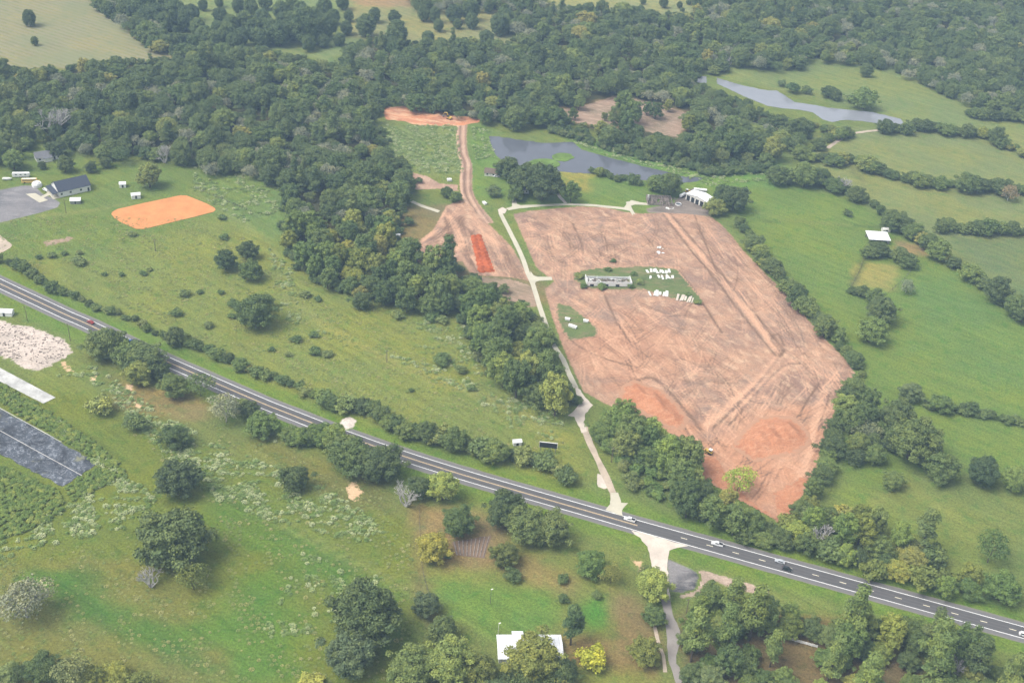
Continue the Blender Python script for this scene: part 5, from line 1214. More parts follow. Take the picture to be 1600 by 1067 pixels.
def opening(root, name, x, z, w, h, y=-0.03, mat='glass', frame='white'):
    f = MB(); f.box((x, y, z), (w + 0.25, 0.05, h + 0.25)); o = f.build(name, M[frame], root)
    p = MB(); p.box((x, y - 0.04, z), (w, 0.05, h)); p.build('pane' if name == 'window' else 'leaf', M[mat], o)
    return o

# navy-roofed building by the asphalt lot
r, L = frame_of('meeting_hall', (93.4, 309), (142.3, 297.8), 'long white building with navy shingle roof beside the asphalt lot', 'building')
gable(r, L, 0, 14.5, 4.2, 4.4, M['white'], M['navy_roof'], 0.5)
for x in (-9, -3, 4):
    opening(r, 'window', x, 2.2, 1.3, 1.3)
opening(r, 'door', 9, 1.4, 1.2, 2.4, -0.03, 'dark')
p = MB()
for y in (1.5, 4.5, 10, 13): p.box((-L / 2 - 3.6, y, 1.6), (0.3, 0.3, 3.2))
p.build('porch_post', M['white'], r)
p = MB(); p.add([(-L / 2 - 4.2, 0, 3.25), (-L / 2 - 0.5, 0, 3.6), (-L / 2 - 0.5, 14.5, 3.6), (-L / 2 - 4.2, 14.5, 3.25), (-L / 2 - 4.2, 0, 3.45), (-L / 2 - 0.5, 0, 3.8), (-L / 2 - 0.5, 14.5, 3.8), (-L / 2 - 4.2, 14.5, 3.45)], [(3, 2, 1, 0), (4, 5, 6, 7), (0, 1, 5, 4), (1, 2, 6, 5), (2, 3, 7, 6), (3, 0, 4, 7)]); p.build('porch_roof', M['navy_roof'], r)
p = MB(); p.box((-L / 2 - 2.2, 7, 0.12), (4.6, 15, 0.24)); p.build('porch_floor', M['concrete'], r)
# white house behind it
r, L = frame_of('farmhouse', (58, 254), (91.5, 248.5), 'white house with grey shingle roof at the forest edge', 'house')
gable(r, L, 0, 9, 3.2, 2.6, M['white'], M['grey_roof'], 0.6)
gable(r, 5.5, -2.5, 7, 3.1, 1.9, M['white'], M['grey_roof'], 0.4, -L / 2 + 4.5, 0.14, 'wing_roof', 'wing_wall')
for x in (-L / 2 + 2.2, 2.5, 7.5): opening(r, 'window', x, 1.8, 1.3, 1.2)
opening(r, 'door', 4.8, 1.2, 1.1, 2.1, -0.03, 'dark')
# burnt-out house
r, L = frame_of('burnt_house', (1012, 320.5), (1051, 322.5), 'burnt-out roofless house with grey debris at the end of concrete lane', 'ruin')
w = MB(); D = 11
for c, d in (((0, 0.15, 0.6), (L, 0.25, 1.2)), ((-L / 2, D / 2, 1.5), (0.25, D, 3.0)), ((L / 2, D / 2, 1.0), (0.25, D, 2.0)), ((0, D, 1.4), (L, 0.25, 2.8)), ((-5, D / 2, 1.0), (0.2, D, 2.0)), ((2, D / 2, 1.0), (0.2, D, 2.0)), ((6.5, D / 2, 1.0), (0.2, D, 2.0))): w.box(c, d)
w.build('wall', M['rubble'], r)
rb = random.Random(4); mb = MB()
for _ in range(150): mb.box((rb.uniform(-L / 2 + 0.6, L / 2 - 0.6), rb.uniform(0.6, D - 0.6), rb.uniform(0.2, 0.9)), (rb.uniform(0.5, 2.2), rb.uniform(0.2, 0.7), rb.uniform(0.3, 1.1)), rb.uniform(0, 3.1))
o = mb.build('debris', M['rubble'], r); o['kind'] = 'stuff'
c = MB(); c.box((-L / 2 + 1, D / 2 + 2, 2.2), (1.1, 1.1, 4.4)); c.build('chimney', M['old_white'], r)
# white barn with open side
r, L = frame_of('barn', (1105, 328), (1119, 321), 'white metal barn with open bays at the edge of the muddy yard', 'barn')
gable(r, 9, 0, 20, 4.6, 1.6, M['old_white'], M['white_metal'], 0.5, -4.5)
for k in range(5):
    o = MB(); o.box((-4.56, 2.2 + k * 3.9, 1.9), (0.1, 2.7, 3.7)); o.build('bay_opening', M['dark'], r)
# barn in the green field
r, L = frame_of('field_barn', (1357, 381), (1389, 383), 'low barn with bright white metal roof in the green field', 'barn')
w = MB(); D = 10.5
for x in (-L / 2 + 0.4, -L / 6, L / 6, L / 2 - 0.4):
    for y in (0.4, D - 0.4): w.box((x, y, 1.7), (0.25, 0.25, 3.4))
w.build('post', M['wood'], r)
w = MB(); w.box((0, D - 0.2, 1.7), (L - 0.5, 0.12, 3.2)); w.box((L / 2 - 0.2, D / 2, 1.7), (0.12, D - 0.6, 3.2)); w.build('wall', M['old_white'], r)
w = MB(); w.add([(-L / 2 - .5, -.5, 3.5), (L / 2 + .5, -.5, 3.5), (L / 2 + .5, D + .5, 4.3), (-L / 2 - .5, D + .5, 4.3), (-L / 2 - .5, -.5, 3.62), (L / 2 + .5, -.5, 3.62), (L / 2 + .5, D + .5, 4.42), (-L / 2 - .5, D + .5, 4.42)], [(3, 2, 1, 0), (4, 5, 6, 7), (0, 1, 5, 4), (1, 2, 6, 5), (2, 3, 7, 6), (3, 0, 4, 7)])
w.build('roof', M['white_metal'], r)
mb = MB()
for k in range(9): mb.add([(-L / 2 + 1 + k * (L - 2) / 8 - .04, -.5, 3.64), (-L / 2 + 1 + k * (L - 2) / 8 + .04, -.5, 3.64), (-L / 2 + 1 + k * (L - 2) / 8 + .04, D + .5, 4.45), (-L / 2 + 1 + k * (L - 2) / 8 - .04, D + .5, 4.45)], [(0, 1, 2, 3)])
mb.build('roof_seam', M['steel'], r)
# house under the tree at the bottom
r, L = frame_of('house', (779, 1036), (878, 1036), 'house with white metal roof half hidden under an olive tree', 'house')
D = 12.0
gable(r, L, 0, D, 3.0, 1.3, M['old_white'], M['white_metal'], 0.5)
gable(r, 4.2, D - 3.2, 5.4, 2.9, 0.9, M['old_white'], M['white_metal'], 0.3, -L / 2 + 6.2, 0.12, 'wing_roof', 'wing_wall')
for x in (-9, -4, 3, 8): opening(r, 'window', x, 1.7, 1.4, 1.2)
opening(r, 'door', -0.5, 1.15, 1.1, 2.1, -0.03, 'dark')
mb = MB()
for k in range(14):
    x = -L / 2 + 0.8 + k * (L - 1.6) / 13
    for s in (-1, 1): mb.add([(x - .035, D / 2 + s * (D / 2 + .5), 3.2 - .5 * 1.3 / 6), (x + .035, D / 2 + s * (D / 2 + .5), 3.2 - .5 * 1.3 / 6), (x + .035, D / 2, 4.53), (x - .035, D / 2, 4.53)], [(0, 1, 2, 3)])
mb.build('roof_seam', M['steel'], r)
# houses by the pond
r, L = frame_of('cottage', (757, 275), (776, 277), 'small brown-roofed house beneath the pond bank oak', 'house')
gable(r, L, 0, 8, 2.8, 1.8, M['old_white'], M['brown_roof'], 0.5)
for x in (-2.5, 2): opening(r, 'window', x, 1.6, 1.2, 1.1)
r, L = frame_of('cottage', (806, 302), (826, 303), 'white cottage peeping from the clump of oaks', 'house')
gable(r, L, 0, 8, 3.0, 1.8, M['white'], M['grey_roof'], 0.5)
opening(r, 'door', 0, 1.1, 1.1, 2.1, -0.03, 'dark')
for x in (-3, 3): opening(r, 'window', x, 1.7, 1.2, 1.1)
# roofless long shed with sheets of fallen roofing
r, L = frame_of('roofless_shed', (917, 448.5), (987, 449.5), 'long roofless white shed full of debris on the turf strip', 'ruin')
D = 9.0; w = MB()
for c, d in (((0, 0, 2.0), (L, 0.25, 3.0)), ((-L / 2, D / 2, 1.9), (0.25, D, 3.2)), ((L / 2, D / 2, 1.6), (0.25, D, 2.6)), ((0, D, 1.2), (L, 0.25, 1.8))): w.box((c[0], c[1], c[2] + 0.4), d)
w.add([(-L / 2 - .12, 0, 3.9), (-L / 2 - .12, D * .45, 3.9), (-L / 2 - .12, D * .2, 6.0), (-L / 2 + .12, 0, 3.9), (-L / 2 + .12, D * .45, 3.9), (-L / 2 + .12, D * .2, 6.0)], [(0, 1, 2), (5, 4, 3), (0, 3, 4, 1), (1, 4, 5, 2), (2, 5, 3, 0)])
w.build('wall', M['white'], r)
for x in (-L / 2 + 3, -2, 5): 
    o = MB(); o.box((x, -0.15, 1.3), (2.4, 0.06, 1.9)); o.build('doorway', M['dark'], r)
mb = MB()
for _ in range(190): mb.box((rb.uniform(-L / 2 + .7, L / 2 - .7), rb.uniform(.7, D - .7), rb.uniform(0.6, 1.7)), (rb.uniform(.4, 2.4), rb.uniform(.15, .7), rb.uniform(.2, .9)), rb.uniform(0, 3.1))
o = mb.build('debris', M['rubble'], r); o['kind'] = 'stuff'
mb = MB()
for _ in range(26): mb.box((rb.uniform(-L / 2 + 1, L / 2 - 1), rb.uniform(1, D - 1), rb.uniform(1.6, 2.2)), (rb.uniform(.8, 2.6), rb.uniform(.3, .9), .15), rb.uniform(0, 3.1))
mb.build('roof_scrap', M['old_white'], r)
def wreck(name, a, b, depth, label, n, mat='white', zz=0.45):
    r, L = frame_of(name, a, b, label, 'debris'); q = random.Random(len(label) * 7 + n)
    for k in range(n):
        if n > 5 and q.random() < .15: continue
        x = -L / 2 + (k + .5) * L / n + q.uniform(-.3, .3); m_ = MB(); dx, dz = L / n * q.uniform(.38, .5), q.uniform(.05, .35)
        y0, y1 = q.uniform(-.6, 1.5), depth + q.uniform(-1.8, .6); s = q.uniform(-1.3, 1.3); dx *= q.uniform(.6, 1.15); z0, z1 = zz + q.uniform(0, .25), zz + dz + q.uniform(0, .4)
        lo = [(x - dx, y0, z0), (x + dx, y0 + s * .4, z0 + q.uniform(0, .2)), (x + dx + s, y1, z1), (x - dx + s, y1 + s * .4, z1 + q.uniform(0, .2))]
        m_.add(lo + [(p[0], p[1], p[2] + .06) for p in lo], [(3, 2, 1, 0), (4, 5, 6, 7), (0, 1, 5, 4), (1, 2, 6, 5), (2, 3, 7, 6), (3, 0, 4, 7)])
        m_.build('roof_sheet', M[mat if q.random() < .6 else ('old_white' if mat == 'white' else mat)], r)
    return r
wreck('fallen_roofing', (1011, 427.5), (1048, 428.5), 5, 'upper row of fallen white roof sheets on the turf strip', 8)
wreck('fallen_roofing', (1009, 437), (1054, 438), 5, 'crumpled white roof sheets just below the upper row', 9)
wreck('fallen_roofing', (1010, 462), (1044, 465), 6, 'tattered white roof sheets at the lower edge of the turf', 7, 'white')
wreck('slab_pile', (1056, 470), (1082, 475), 8, 'heap of pinkish broken slabs at the tip of the turf', 7, 'gravel')
wreck('panel_stack', (1025, 390), (1038, 391), 2.5, 'white panels lying on the bare soil', 3, 'white')
wreck('panel_stack', (1024, 396), (1036, 398.5), 2.5, 'grey-white panels just below the white panels', 3, 'white_metal')

def white_box(px, py, L, W, H, rz, label, name='storage_box', cat='box', mat='white', z0=0.45):
    p = G(px, py); r = empty(name, (p.x, p.y, z0), rz); tag(r, label, cat)
    b = MB(); b.box((0, 0, H / 2 + 0.15), (L, W, H)); b.build('body', M[mat], r)
    b = MB(); b.box((0, 0, H + 0.22), (L + .2, W + .2, .14)); b.build('lid', M[mat], r)
    b = MB()
    for s in (-1, 1): b.box((s * L * .35, 0, 0.08), (.25, W * .9, .16))
    b.build('skid', M['wood'], r)
    return r
white_box(886.5, 501, 2.9, 1.7, 1.1, -0.1, 'left upper white box on the dark turf triangle')
white_box(915, 504, 2.9, 1.7, 1.1, -0.1, 'white box at the right of the dark turf triangle')
white_box(894.5, 512.5, 5.0, 1.7, 1.2, -0.45, 'longest white box on the dark turf triangle')
white_box(621, 369.5, 3.6, 2.0, 1.4, 0.2, 'white box at the edge of the wood by the dirt yard', z0=0)

def shed(a, b, W, h, rh, label, wall='white', roof='white_metal', name='shed'):
    r, L = frame_of(name, a, b, label, 'shed'); gable(r, L, 0, W, h, rh, M[wall], M[roof], 0.25)
    opening(r, 'door', 0, h * .45, min(1.2, L * .4), h * .8, -0.03, 'dark'); return r
shed((110, 319.5), (126, 319), 5.0, 2.4, 1.0, 'low shed with white roof below the navy-roofed building', 'steel')
shed((187, 294), (197, 293.5), 4.2, 2.6, 1.0, 'small white shed above the orange arena')
shed((206, 312), (220, 310.5), 4.0, 2.8, 1.0, 'white shed at the upper edge of the orange arena')
shed((1379, 363.5), (1391, 363.5), 3.4, 2.2, 0.8, 'small pinkish trailer shed beside the field barn', 'old_white', 'old_white')
shed((157, 242), (168, 241), 5, 2.6, 1.0, 'white roof glimpsed between forest trees upper left')
shed((-6, 494), (19, 495), 4, 2.6, 0.9, 'white roofed shed at the left edge above the rubble lot')
shed((802, 697), (815, 696), 2.6, 2.2, .7, 'small white hut among the highway hedge trees')
shed((672, 174), (679, 174), 3, 2.4, .8, 'small white hut at the back of the orange clearing')
# billboard seen from behind
r, L = frame_of('billboard', (842, 707), (869, 710), 'dark-backed billboard standing over the highway hedge', 'billboard')
b = MB(); b.box((0, 0, 5.4), (L, .25, 3.2)); b.build('panel', M['dark'], r)
for x in (-L / 2 + .6, -L / 6, L / 6, L / 2 - .6):
    b = MB(); b.box((x, .35, 3.4), (.25, .3, 7.0)); b.build('post', M['steel'], r)
for z in (4.2, 5.4, 6.6):
    b = MB(); b.box((0, .2, z), (L, .12, .18)); b.build('beam', M['steel'], r)
b = MB(); b.box((L / 2 + .1, 0, 5.4), (.2, .5, 3.4)); b.box((-L / 2 - .1, 0, 5.4), (.2, .5, 3.4)); b.box((0, 0, 7.1), (L + .4, .5, .2)); b.build('trim', M['old_white'], r)
# white rail at the bottom right
r, L = frame_of('rail_fence', (1234, 1000), (1277, 1012), 'white rail fence among the lower right pines', 'fence')
for z in (.5, 1.0, 1.5):
    b = MB(); b.box((0, 0, z), (L, .08, .32)); b.build('rail', M['white'], r)
for k in range(6):
    b = MB(); b.box((-L / 2 + .1 + k * (L - .2) / 5, .1, .85), (.16, .14, 1.7)); b.build('post', M['white'], r)

def post_fence(pts, n, label):
    l = smooth_line(GP(pts), 2); r = empty('wire_fence', (l[0][0], l[0][1], 0)); tag(r, label, 'fence')
    idx = np.linspace(0, len(l) - 1, n).astype(int)
    pm = None
    for i in idx:
        if pm is None: b = MB(); b.box((0, 0, .65), (.16, .16, 1.5)); pm = b.mesh('post'); pm.materials.append(M['wood'])
        o = link('post', pm, None, r); o.location = (l[i][0] - l[0][0], l[i][1] - l[0][1], 0)
    for z in (.5, 1.0):
        b = MB(); b.tube([(l[i][0] - l[0][0], l[i][1] - l[0][1], z) for i in idx], [.03] * n, 4); b.build('wire', M['wire'], r)
post_fence([(303, 294), (345, 311), (392, 331)], 18, 'post fence running from the arena corner to the wood')
post_fence([(1350, 404), (1342, 425), (1330, 448)], 12, 'post fence on the left side of the yellow plot')
post_fence([(1433, 402), (1418, 430), (1388, 458)], 14, 'post fence on the right side of the yellow plot')
post_fence([(655, 790), (656, 830), (662, 900), (690, 985)], 20, 'old post fence between the left field and yard')
# ------------------------------------------------------------------ vehicles
def loft(mb, secs):
    """closed skin through rectangular sections: (x, half width low, z low, half width high, z high)"""
    V = []
    for x, wl, zl, wh, zh in secs: V += [(x, -wl, zl), (x, wl, zl), (x, wh, zh), (x, -wh, zh)]
    Fs = [(3, 2, 1, 0), tuple(len(V) - 4 + k for k in range(4))]
    for i in range(len(secs) - 1):
        a, b = i * 4, i * 4 + 4
        for k in range(4): Fs.append((a + k, a + (k + 1) % 4, b + (k + 1) % 4, b + k))
    mb.add(V, Fs)

def car(L_along, side, label, paint, kind='car', flip=False, name=None):
    p = at_len(L_along); q = at_len(L_along + 3); d = (q - p) / np.linalg.norm(q - p); n = np.array((-d[1], d[0]))
    c = p + n * side * 1.85
    root = empty(name or kind, (c[0], c[1], 0.115), math.atan2(d[1], d[0]) + (math.pi if flip else 0))
    tag(root, label, kind)
    b = MB()
    if kind == 'pickup':
        loft(b, [(-2.75, .90, .55, .88, 1.05), (-2.6, .96, .45, .94, 1.12), (-.75, .97, .42, .95, 1.12), (1.2, .97, .42, .93, 1.15), (2.4, .95, .45, .86, 1.05), (2.75, .85, .5, .78, .92)])
        loft(b, [(-.85, .90, 1.10, .74, 1.20), (-.7, .92, 1.10, .76, 1.80), (.6, .92, 1.10, .76, 1.84), (1.35, .92, 1.10, .80, 1.17)])
        for s in (-1, 1): b.box((-1.72, s * .90, 1.24), (1.95, .10, .26))
        b.box((-2.66, 0, 1.24), (.10, 1.8, .26))
        g = MB(); loft(g, [(-.79, .925, 1.30, .80, 1.36), (-.66, .925, 1.26, .795, 1.72), (.52, .925, 1.26, .795, 1.75), (1.08, .925, 1.22, .83, 1.34)])
        bed = MB(); bed.box((-1.72, 0, 1.15), (1.85, 1.66, .07)); bed.build('bed', M['dark'], root)
    else:
        hh = 1.78 if kind == 'suv' else 1.46
        loft(b, [(-2.35, .80, .50, .76, .88), (-2.2, .88, .38, .86, .98), (-.8, .91, .36, .89, 1.00), (1.0, .91, .36, .88, 1.00), (2.0, .88, .38, .80, .86), (2.3, .78, .45, .70, .74)])
        loft(b, [(-2.05 if kind == 'suv' else -1.75, .84, .95, .70, 1.05), (-1.75 if kind == 'suv' else -1.05, .86, .95, .66, hh), (.35, .86, .95, .66, hh), (1.2, .86, .95, .76, 1.03)])
        g = MB(); loft(g, [(-1.93 if kind == 'suv' else -1.55, .865, 1.08, .745, 1.14), (-1.70 if kind == 'suv' else -.98, .865, 1.06, .70, hh - .10), (.30, .865, 1.06, .70, hh - .10), (.98, .865, 1.04, .80, 1.14)])
    b.build('body', M[paint], root); g.build('window_glass', M['glass'], root)
    xw = 1.75 if kind == 'pickup' else 1.42
    for x in (-xw, xw):
        for s in (-1, 1):
            w = MB(); w.disc((x, s * .82, .35), .36, .24, 12, 'y'); wo = w.build('wheel', M['tyre'], root)
            w = MB(); w.disc((x, s * .95, .35), .20, .03, 10, 'y'); w.build('rim', M['steel'], wo)
    xe = 2.70 if kind == 'pickup' else 2.2
    for s in (-1, 1):
        h = MB(); h.box((xe, s * .62, .78), (.14, .30, .16)); h.build('headlight', M['lamp'], root)
        h = MB(); h.box((-xe - .02, s * .74, .85), (.14, .2, .24)); h.build('tail_light', M['tail'], root)
    return root
for (px, py), side, lb, pt, kd, fl in (
        ((989, 819), 1, 'white pickup on the highway opposite the gravel junction', 'car_white', 'pickup', True),
        ((1121, 855.5), 1, 'white pickup second along on the highway after the junction', 'car_white', 'pickup', True),
        ((1217, 882.5), 1, 'silver-grey car in the upper lane ahead of the black car', 'car_grey', 'car', True),
        ((1236, 887.5), -1, 'black sport utility car in the lower highway lane', 'car_black', 'suv', False),
        ((1594, 987), -1, 'white car at the right edge of the highway', 'car_white', 'suv', False),
        ((133, 505), 1, 'red car on the left stretch of highway', 'car_red', 'car', True),
        ((206, 539.5), 1, 'blue pickup half behind the roadside clump', 'car_blue', 'pickup', True)):
    car(len_at(px, py), side, lb, pt, kd, fl)

def on_ground(px, py, rz, name, label, cat, z=0.0):
    p = G(px, py); r = empty(name, (p.x, p.y, z), rz); tag(r, label, cat); return r
def wheels(r, xs, y, rad=.5):
    for x in xs:
        for s in (-1, 1): w = MB(); w.disc((x, s * y, rad), rad, .3, 12, 'y'); w.build('wheel', M['tyre'], r)
# yellow bus, trailer, boat, dome by the hall
r = on_ground(48, 285.5, 0.22, 'school_bus', 'cream-yellow bus parked beside the white trailer', 'bus')
b = MB(); loft(b, [(-5.6, 1.15, .6, 1.0, 2.9), (-5.4, 1.22, .5, 1.05, 3.05), (4.0, 1.22, .5, 1.05, 3.05), (4.3, 1.2, .5, 1.0, 2.9)]); loft(b, [(4.2, 1.1, .5, .95, 1.7), (5.8, 1.0, .5, .85, 1.45), (6.0, .95, .55, .8, 1.3)]); b.build('body', M['bus'], r)
b = MB(); loft(b, [(-5.2, .9, 3.06, .8, 3.1), (3.9, .9, 3.06, .8, 3.1)]); b.build('roof', M['old_white'], r)
for s in (-1, 1): b = MB(); b.box((-.6, s * 1.17, 2.3), (8.6, .05, .6)); b.build('window_glass', M['glass'], r)
wheels(r, (-3.6, 4.4), 1.1)
r = on_ground(33.5, 276.5, 0.22, 'travel_trailer', 'long white travel trailer behind the yellow bus', 'trailer')
b = MB(); loft(b, [(-5.6, 1.1, .9, 1.0, 3.0), (-5.3, 1.25, .6, 1.15, 3.2), (5.2, 1.25, .6, 1.15, 3.2), (5.7, 1.0, 1.2, .9, 2.8)]); b.build('body', M['white'], r)
for x in (-3, 0, 3): b = MB(); b.box((x, -1.23, 2.2), (1.2, .06, .7)); b.build('window', M['glass'], r)
wheels(r, (-.8, .6), 1.1, .4)
r = on_ground(11.5, 281.5, 0.1, 'boat', 'small white covered boat on the grass at far left', 'boat')
b = MB(); loft(b, [(-3, .9, .7, 1.1, 1.4), (0, 1.0, .5, 1.2, 1.5), (2, .6, .6, .9, 1.6), (3.2, .05, 1.0, .1, 1.7)]); b.build('hull', M['white'], r)
b = MB(); loft(b, [(-2.6, .9, 1.42, .3, 1.8), (1.6, .8, 1.55, .2, 1.9), (2.6, .3, 1.65, .1, 1.75)]); b.build('cover', M['old_white'], r)
wheels(r, (-.6,), .95, .35)
r = on_ground(58, 291, 0, 'tent', 'white dome tent by the corner of the hall', 'tent')
b = MB()
for k, (rr, z0, z1) in enumerate(((3.3, 0, 1.7), (3.0, 1.7, 2.5), (2.1, 2.5, 3.1))): b.disc((0, 0, (z0 + z1) / 2), rr, z1 - z0 + .01, 16)
b.build('canopy', M['white'], r)
b = MB(); b.box((0, -3.3, .9), (1.4, .1, 1.7)); b.build('flap', M['old_white'], r)
r = on_ground(71, 298, -.6, 'parked_car', 'white car parked by the hall porch', 'car')
b = MB(); loft(b, [(-2.3, .8, .45, .76, .9), (-2.1, .9, .38, .87, 1.0), (1.2, .9, .38, .87, 1.0), (2.3, .8, .45, .72, .8)]); loft(b, [(-1.9, .85, .97, .7, 1.05), (-1.3, .86, .97, .68, 1.6), (.4, .86, .97, .68, 1.6), (1.2, .86, .97, .75, 1.03)]); b.build('body', M['car_white'], r)
b = MB(); loft(b, [(-1.6, .865, 1.1, .75, 1.2), (-1.2, .865, 1.1, .71, 1.5), (.3, .865, 1.1, .71, 1.5), (.95, .865, 1.1, .8, 1.2)]); b.build('window_glass', M['glass'], r); wheels(r, (-1.4, 1.4), .82, .34)
# bulldozer
def dozer(px, py, rz, label, z=.35, s=1.0):
    r = on_ground(px, py, rz, 'bulldozer', label, 'bulldozer', z); r.scale = (s, s, s)
    for y in (-1, 1):
        b = MB(); prof = [(-1.7, .1), (-1.9, .5), (-1.6, .9), (1.6, .9), (1.9, .5), (1.7, .1), (1.3, 0), (-1.3, 0)]; b.prism(prof, y - .28, y + .28); b.build('track', M['tyre'], r)
    b = MB(); b.box((-.2, 0, 1.0), (3.2, 1.4, .9)); b.box((1.0, 0, 1.55), (1.5, 1.1, .5)); b.build('body', M['yellow'], r)
    b = MB(); b.box((-.6, 0, 2.0), (1.4, 1.3, 1.1)); b.build('cab', M['glass'], r)
    b = MB(); b.box((-.6, 0, 2.65), (1.8, 1.7, .16)); b.build('canopy', M['white'], r)
    b = MB(); b.prism([(2.2, .05), (2.45, .1), (2.35, .7), (2.45, 1.25), (2.25, 1.2), (2.15, .7)], -1.7, 1.7); b.build('blade', M['yellow'], r)
    b = MB()
    for y in (-1.35, 1.35): b.box((1.2, y, .55), (2.1, .14, .2))
    b.build('push_arm', M['yellow'], r); return r
dozer(1107.5, 708.5, 2.5, 'small yellow bulldozer with white canopy on the red clay', .4)
dozer(1074, 301, 0.6, 'yellow tracked machine at the back of the muddy yard', 0)
# excavator in the clearing
r = on_ground(702, 187, 2.6, 'excavator', 'yellow excavator at the right end of the orange clearing', 'excavator', .1)
for y in (-1.1, 1.1): b = MB(); b.prism([(-1.9, .1), (-2.1, .5), (-1.7, .95), (1.7, .95), (2.1, .5), (1.9, .1)], y - .3, y + .3); b.build('track', M['tyre'], r)
b = MB(); b.box((-.5, 0, 1.7), (3.2, 2.4, 1.2)); b.build('body', M['yellow'], r)
b = MB(); b.box((.6, .7, 2.6), (1.5, 1.0, 1.5)); b.build('cab', M['glass'], r)
b = MB(); b.tube([(.9, -.3, 2.0), (2.6, -.3, 4.9), (5.4, -.3, 4.2)], [.35, .38, .25], 4); b.build('boom', M['yellow'], r)
b = MB(); b.tube([(5.2, -.3, 4.5), (6.4, -.3, 2.0)], [.26, .18], 4); b.build('stick', M['yellow'], r)
b = MB(); b.prism([(6.0, 1.9), (6.9, 1.9), (6.9, .9), (6.2, .7), (5.7, 1.2)], -.8, .2); b.build('bucket', M['steel'], r)
# yard clutter by the barn
r = on_ground(1066, 308, .9, 'tank_trailer', 'white tank trailer in the muddy yard', 'tank')
b = MB(); b.tube([(-3.0, 0, 1.9), (-2.6, 0, 1.9), (2.6, 0, 1.9), (3.0, 0, 1.9)], [.5, 1.15, 1.15, .5], 12); b.build('tank', M['white'], r)
b = MB(); b.box((0, 0, .75), (6.6, 1.2, .2)); b.build('chassis', M['steel'], r); wheels(r, (-1.2, 0), .95, .45)
r = on_ground(1060, 320, 0, 'water_trough', 'round white stock trough in front of the muddy yard', 'trough')
b = MB()
for k in range(18):
    t = 6.2832 * k / 18; b.box((2.1 * math.cos(t), 2.1 * math.sin(t), .45), (.78, .14, .9), t + 1.5708)
b.build('rim', M['white'], r); b = MB(); b.disc((0, 0, .3), 2.0, .2, 16); b.build('water', M['water'], r)
r = on_ground(1084, 310, -.7, 'flatbed_truck', 'dark flatbed truck parked in the muddy yard', 'truck')
b = MB(); b.box((-1.2, 0, 1.1), (5.0, 2.2, .25)); b.build('bed', M['steel'], r)
b = MB(); loft(b, [(1.4, 1.0, .5, .9, 2.3), (2.6, 1.0, .5, .85, 2.35), (3.2, 1.0, .5, .9, 1.5), (4.2, .95, .55, .8, 1.25)]); b.build('cab', M['car_red'], r)
b = MB(); loft(b, [(1.5, 1.01, 1.6, .93, 2.15), (2.5, 1.01, 1.6, .9, 2.15)]); b.build('window_glass', M['glass'], r); wheels(r, (-2.6, 3.0), .95, .48)
r = on_ground(1094, 298.5, -.05, 'flat_trailer', 'long white flat trailer behind the barn', 'trailer')
b = MB(); b.box((0, 0, 1.2), (9.5, 2.4, .9)); b.build('deck', M['white'], r); wheels(r, (-3, -2, 3), 1.0, .45)
wreck('plank_pile', (1040, 327), (1051, 328.5), 2.2, 'pale boards lying in front of the burnt house', 4, 'old_white', .1)
wreck('board_pile', (1048, 312), (1056, 313), 3, 'brownish boards beside the burnt house', 4, 'rubble', .1)
r = on_ground(776, 276.5, .2, 'parked_car', 'white car outside the small brown-roofed house', 'car')
b = MB(); loft(b, [(-2.3, .8, .45, .76, .9), (-2.1, .9, .38, .87, 1.0), (1.2, .9, .38, .87, 1.0), (2.3, .8, .45, .72, .8)]); loft(b, [(-1.9, .85, .97, .7, 1.05), (-1.3, .86, .97, .68, 1.6), (.4, .86, .97, .68, 1.6), (1.2, .86, .97, .75, 1.03)]); b.build('body', M['car_white'], r); wheels(r, (-1.4, 1.4), .82, .34)
b = MB(); loft(b, [(-1.6, .865, 1.1, .75, 1.2), (-1.2, .865, 1.1, .71, 1.5), (.3, .865, 1.1, .71, 1.5), (.95, .865, 1.1, .8, 1.2)]); b.build('window_glass', M['glass'], r)
white_box(757, 319, 3.6, 1.9, 1.1, -1.0, 'white tank box tilted beside the dirt road', z0=.05)
white_box(702, 283, 3.0, 2.4, 1.4, .3, 'small pale box left of the dirt road', z0=.05)
white_box(953.5, 706, 1.2, 1.0, 1.2, .3, 'small white cabinet in the thicket by the gravel drive', z0=.02)

# ------------------------------------------------------------------ poles and wires
def pole(px, py, h, label, arm=True, lamp=False, mat='wood', rz=0.5):
    r = on_ground(px, py, rz, 'light_pole' if lamp else 'utility_pole', label, 'pole')
    b = MB(); b.tube([(0, 0, -.3), (0, 0, h * .5), (0, 0, h)], [.19, .16, .12] if not lamp else [.12, .1, .08], 8); b.build('mast', M[mat], r)
    if arm: b = MB(); b.box((0, .16, h - .7), (2.4, .12, .14)); b.build('cross_arm', M['wood'], r)
    if arm:
        for x in (-1.05, 0.35, 1.05): b = MB(); b.disc((x, .16, h - .52), .07, .22, 8); b.build('insulator', M['old_white'], r)
    if lamp: b = MB(); b.box((.35, 0, h), (.9, .4, .2)); b.build('lamp_head', M['white'], r)
    return r
pole(110, 532.5, 11.5, 'dark utility pole in the verge left of the roadside clump')
pole(43, 502, 10, 'utility pole at the far left beside the rubble lot')
pole(103.5, 333.5, 10.5, 'slim utility pole below the navy-roofed building')
pole(243, 392.5, 8.5, 'utility pole in the meadow below the orange arena')
pole(604.5, 566, 8, 'utility pole alone in the lower meadow')
pole(766, 942.5, 8.5, 'lamp post with white head on the lawn', False, True, 'wire')
pole(778, 993, 7.5, 'lamp post at the corner of the white-roofed house', False, True, 'old_white')
pole(1072, 958, 9, 'dark utility pole beside the grey lane')
pole(955, 722, 9.5, 'utility pole rising from the thicket by the gravel drive')
r = on_ground(1338, 994, .3, 'road_sign', 'thin signpost on the lower verge of the highway', 'sign')
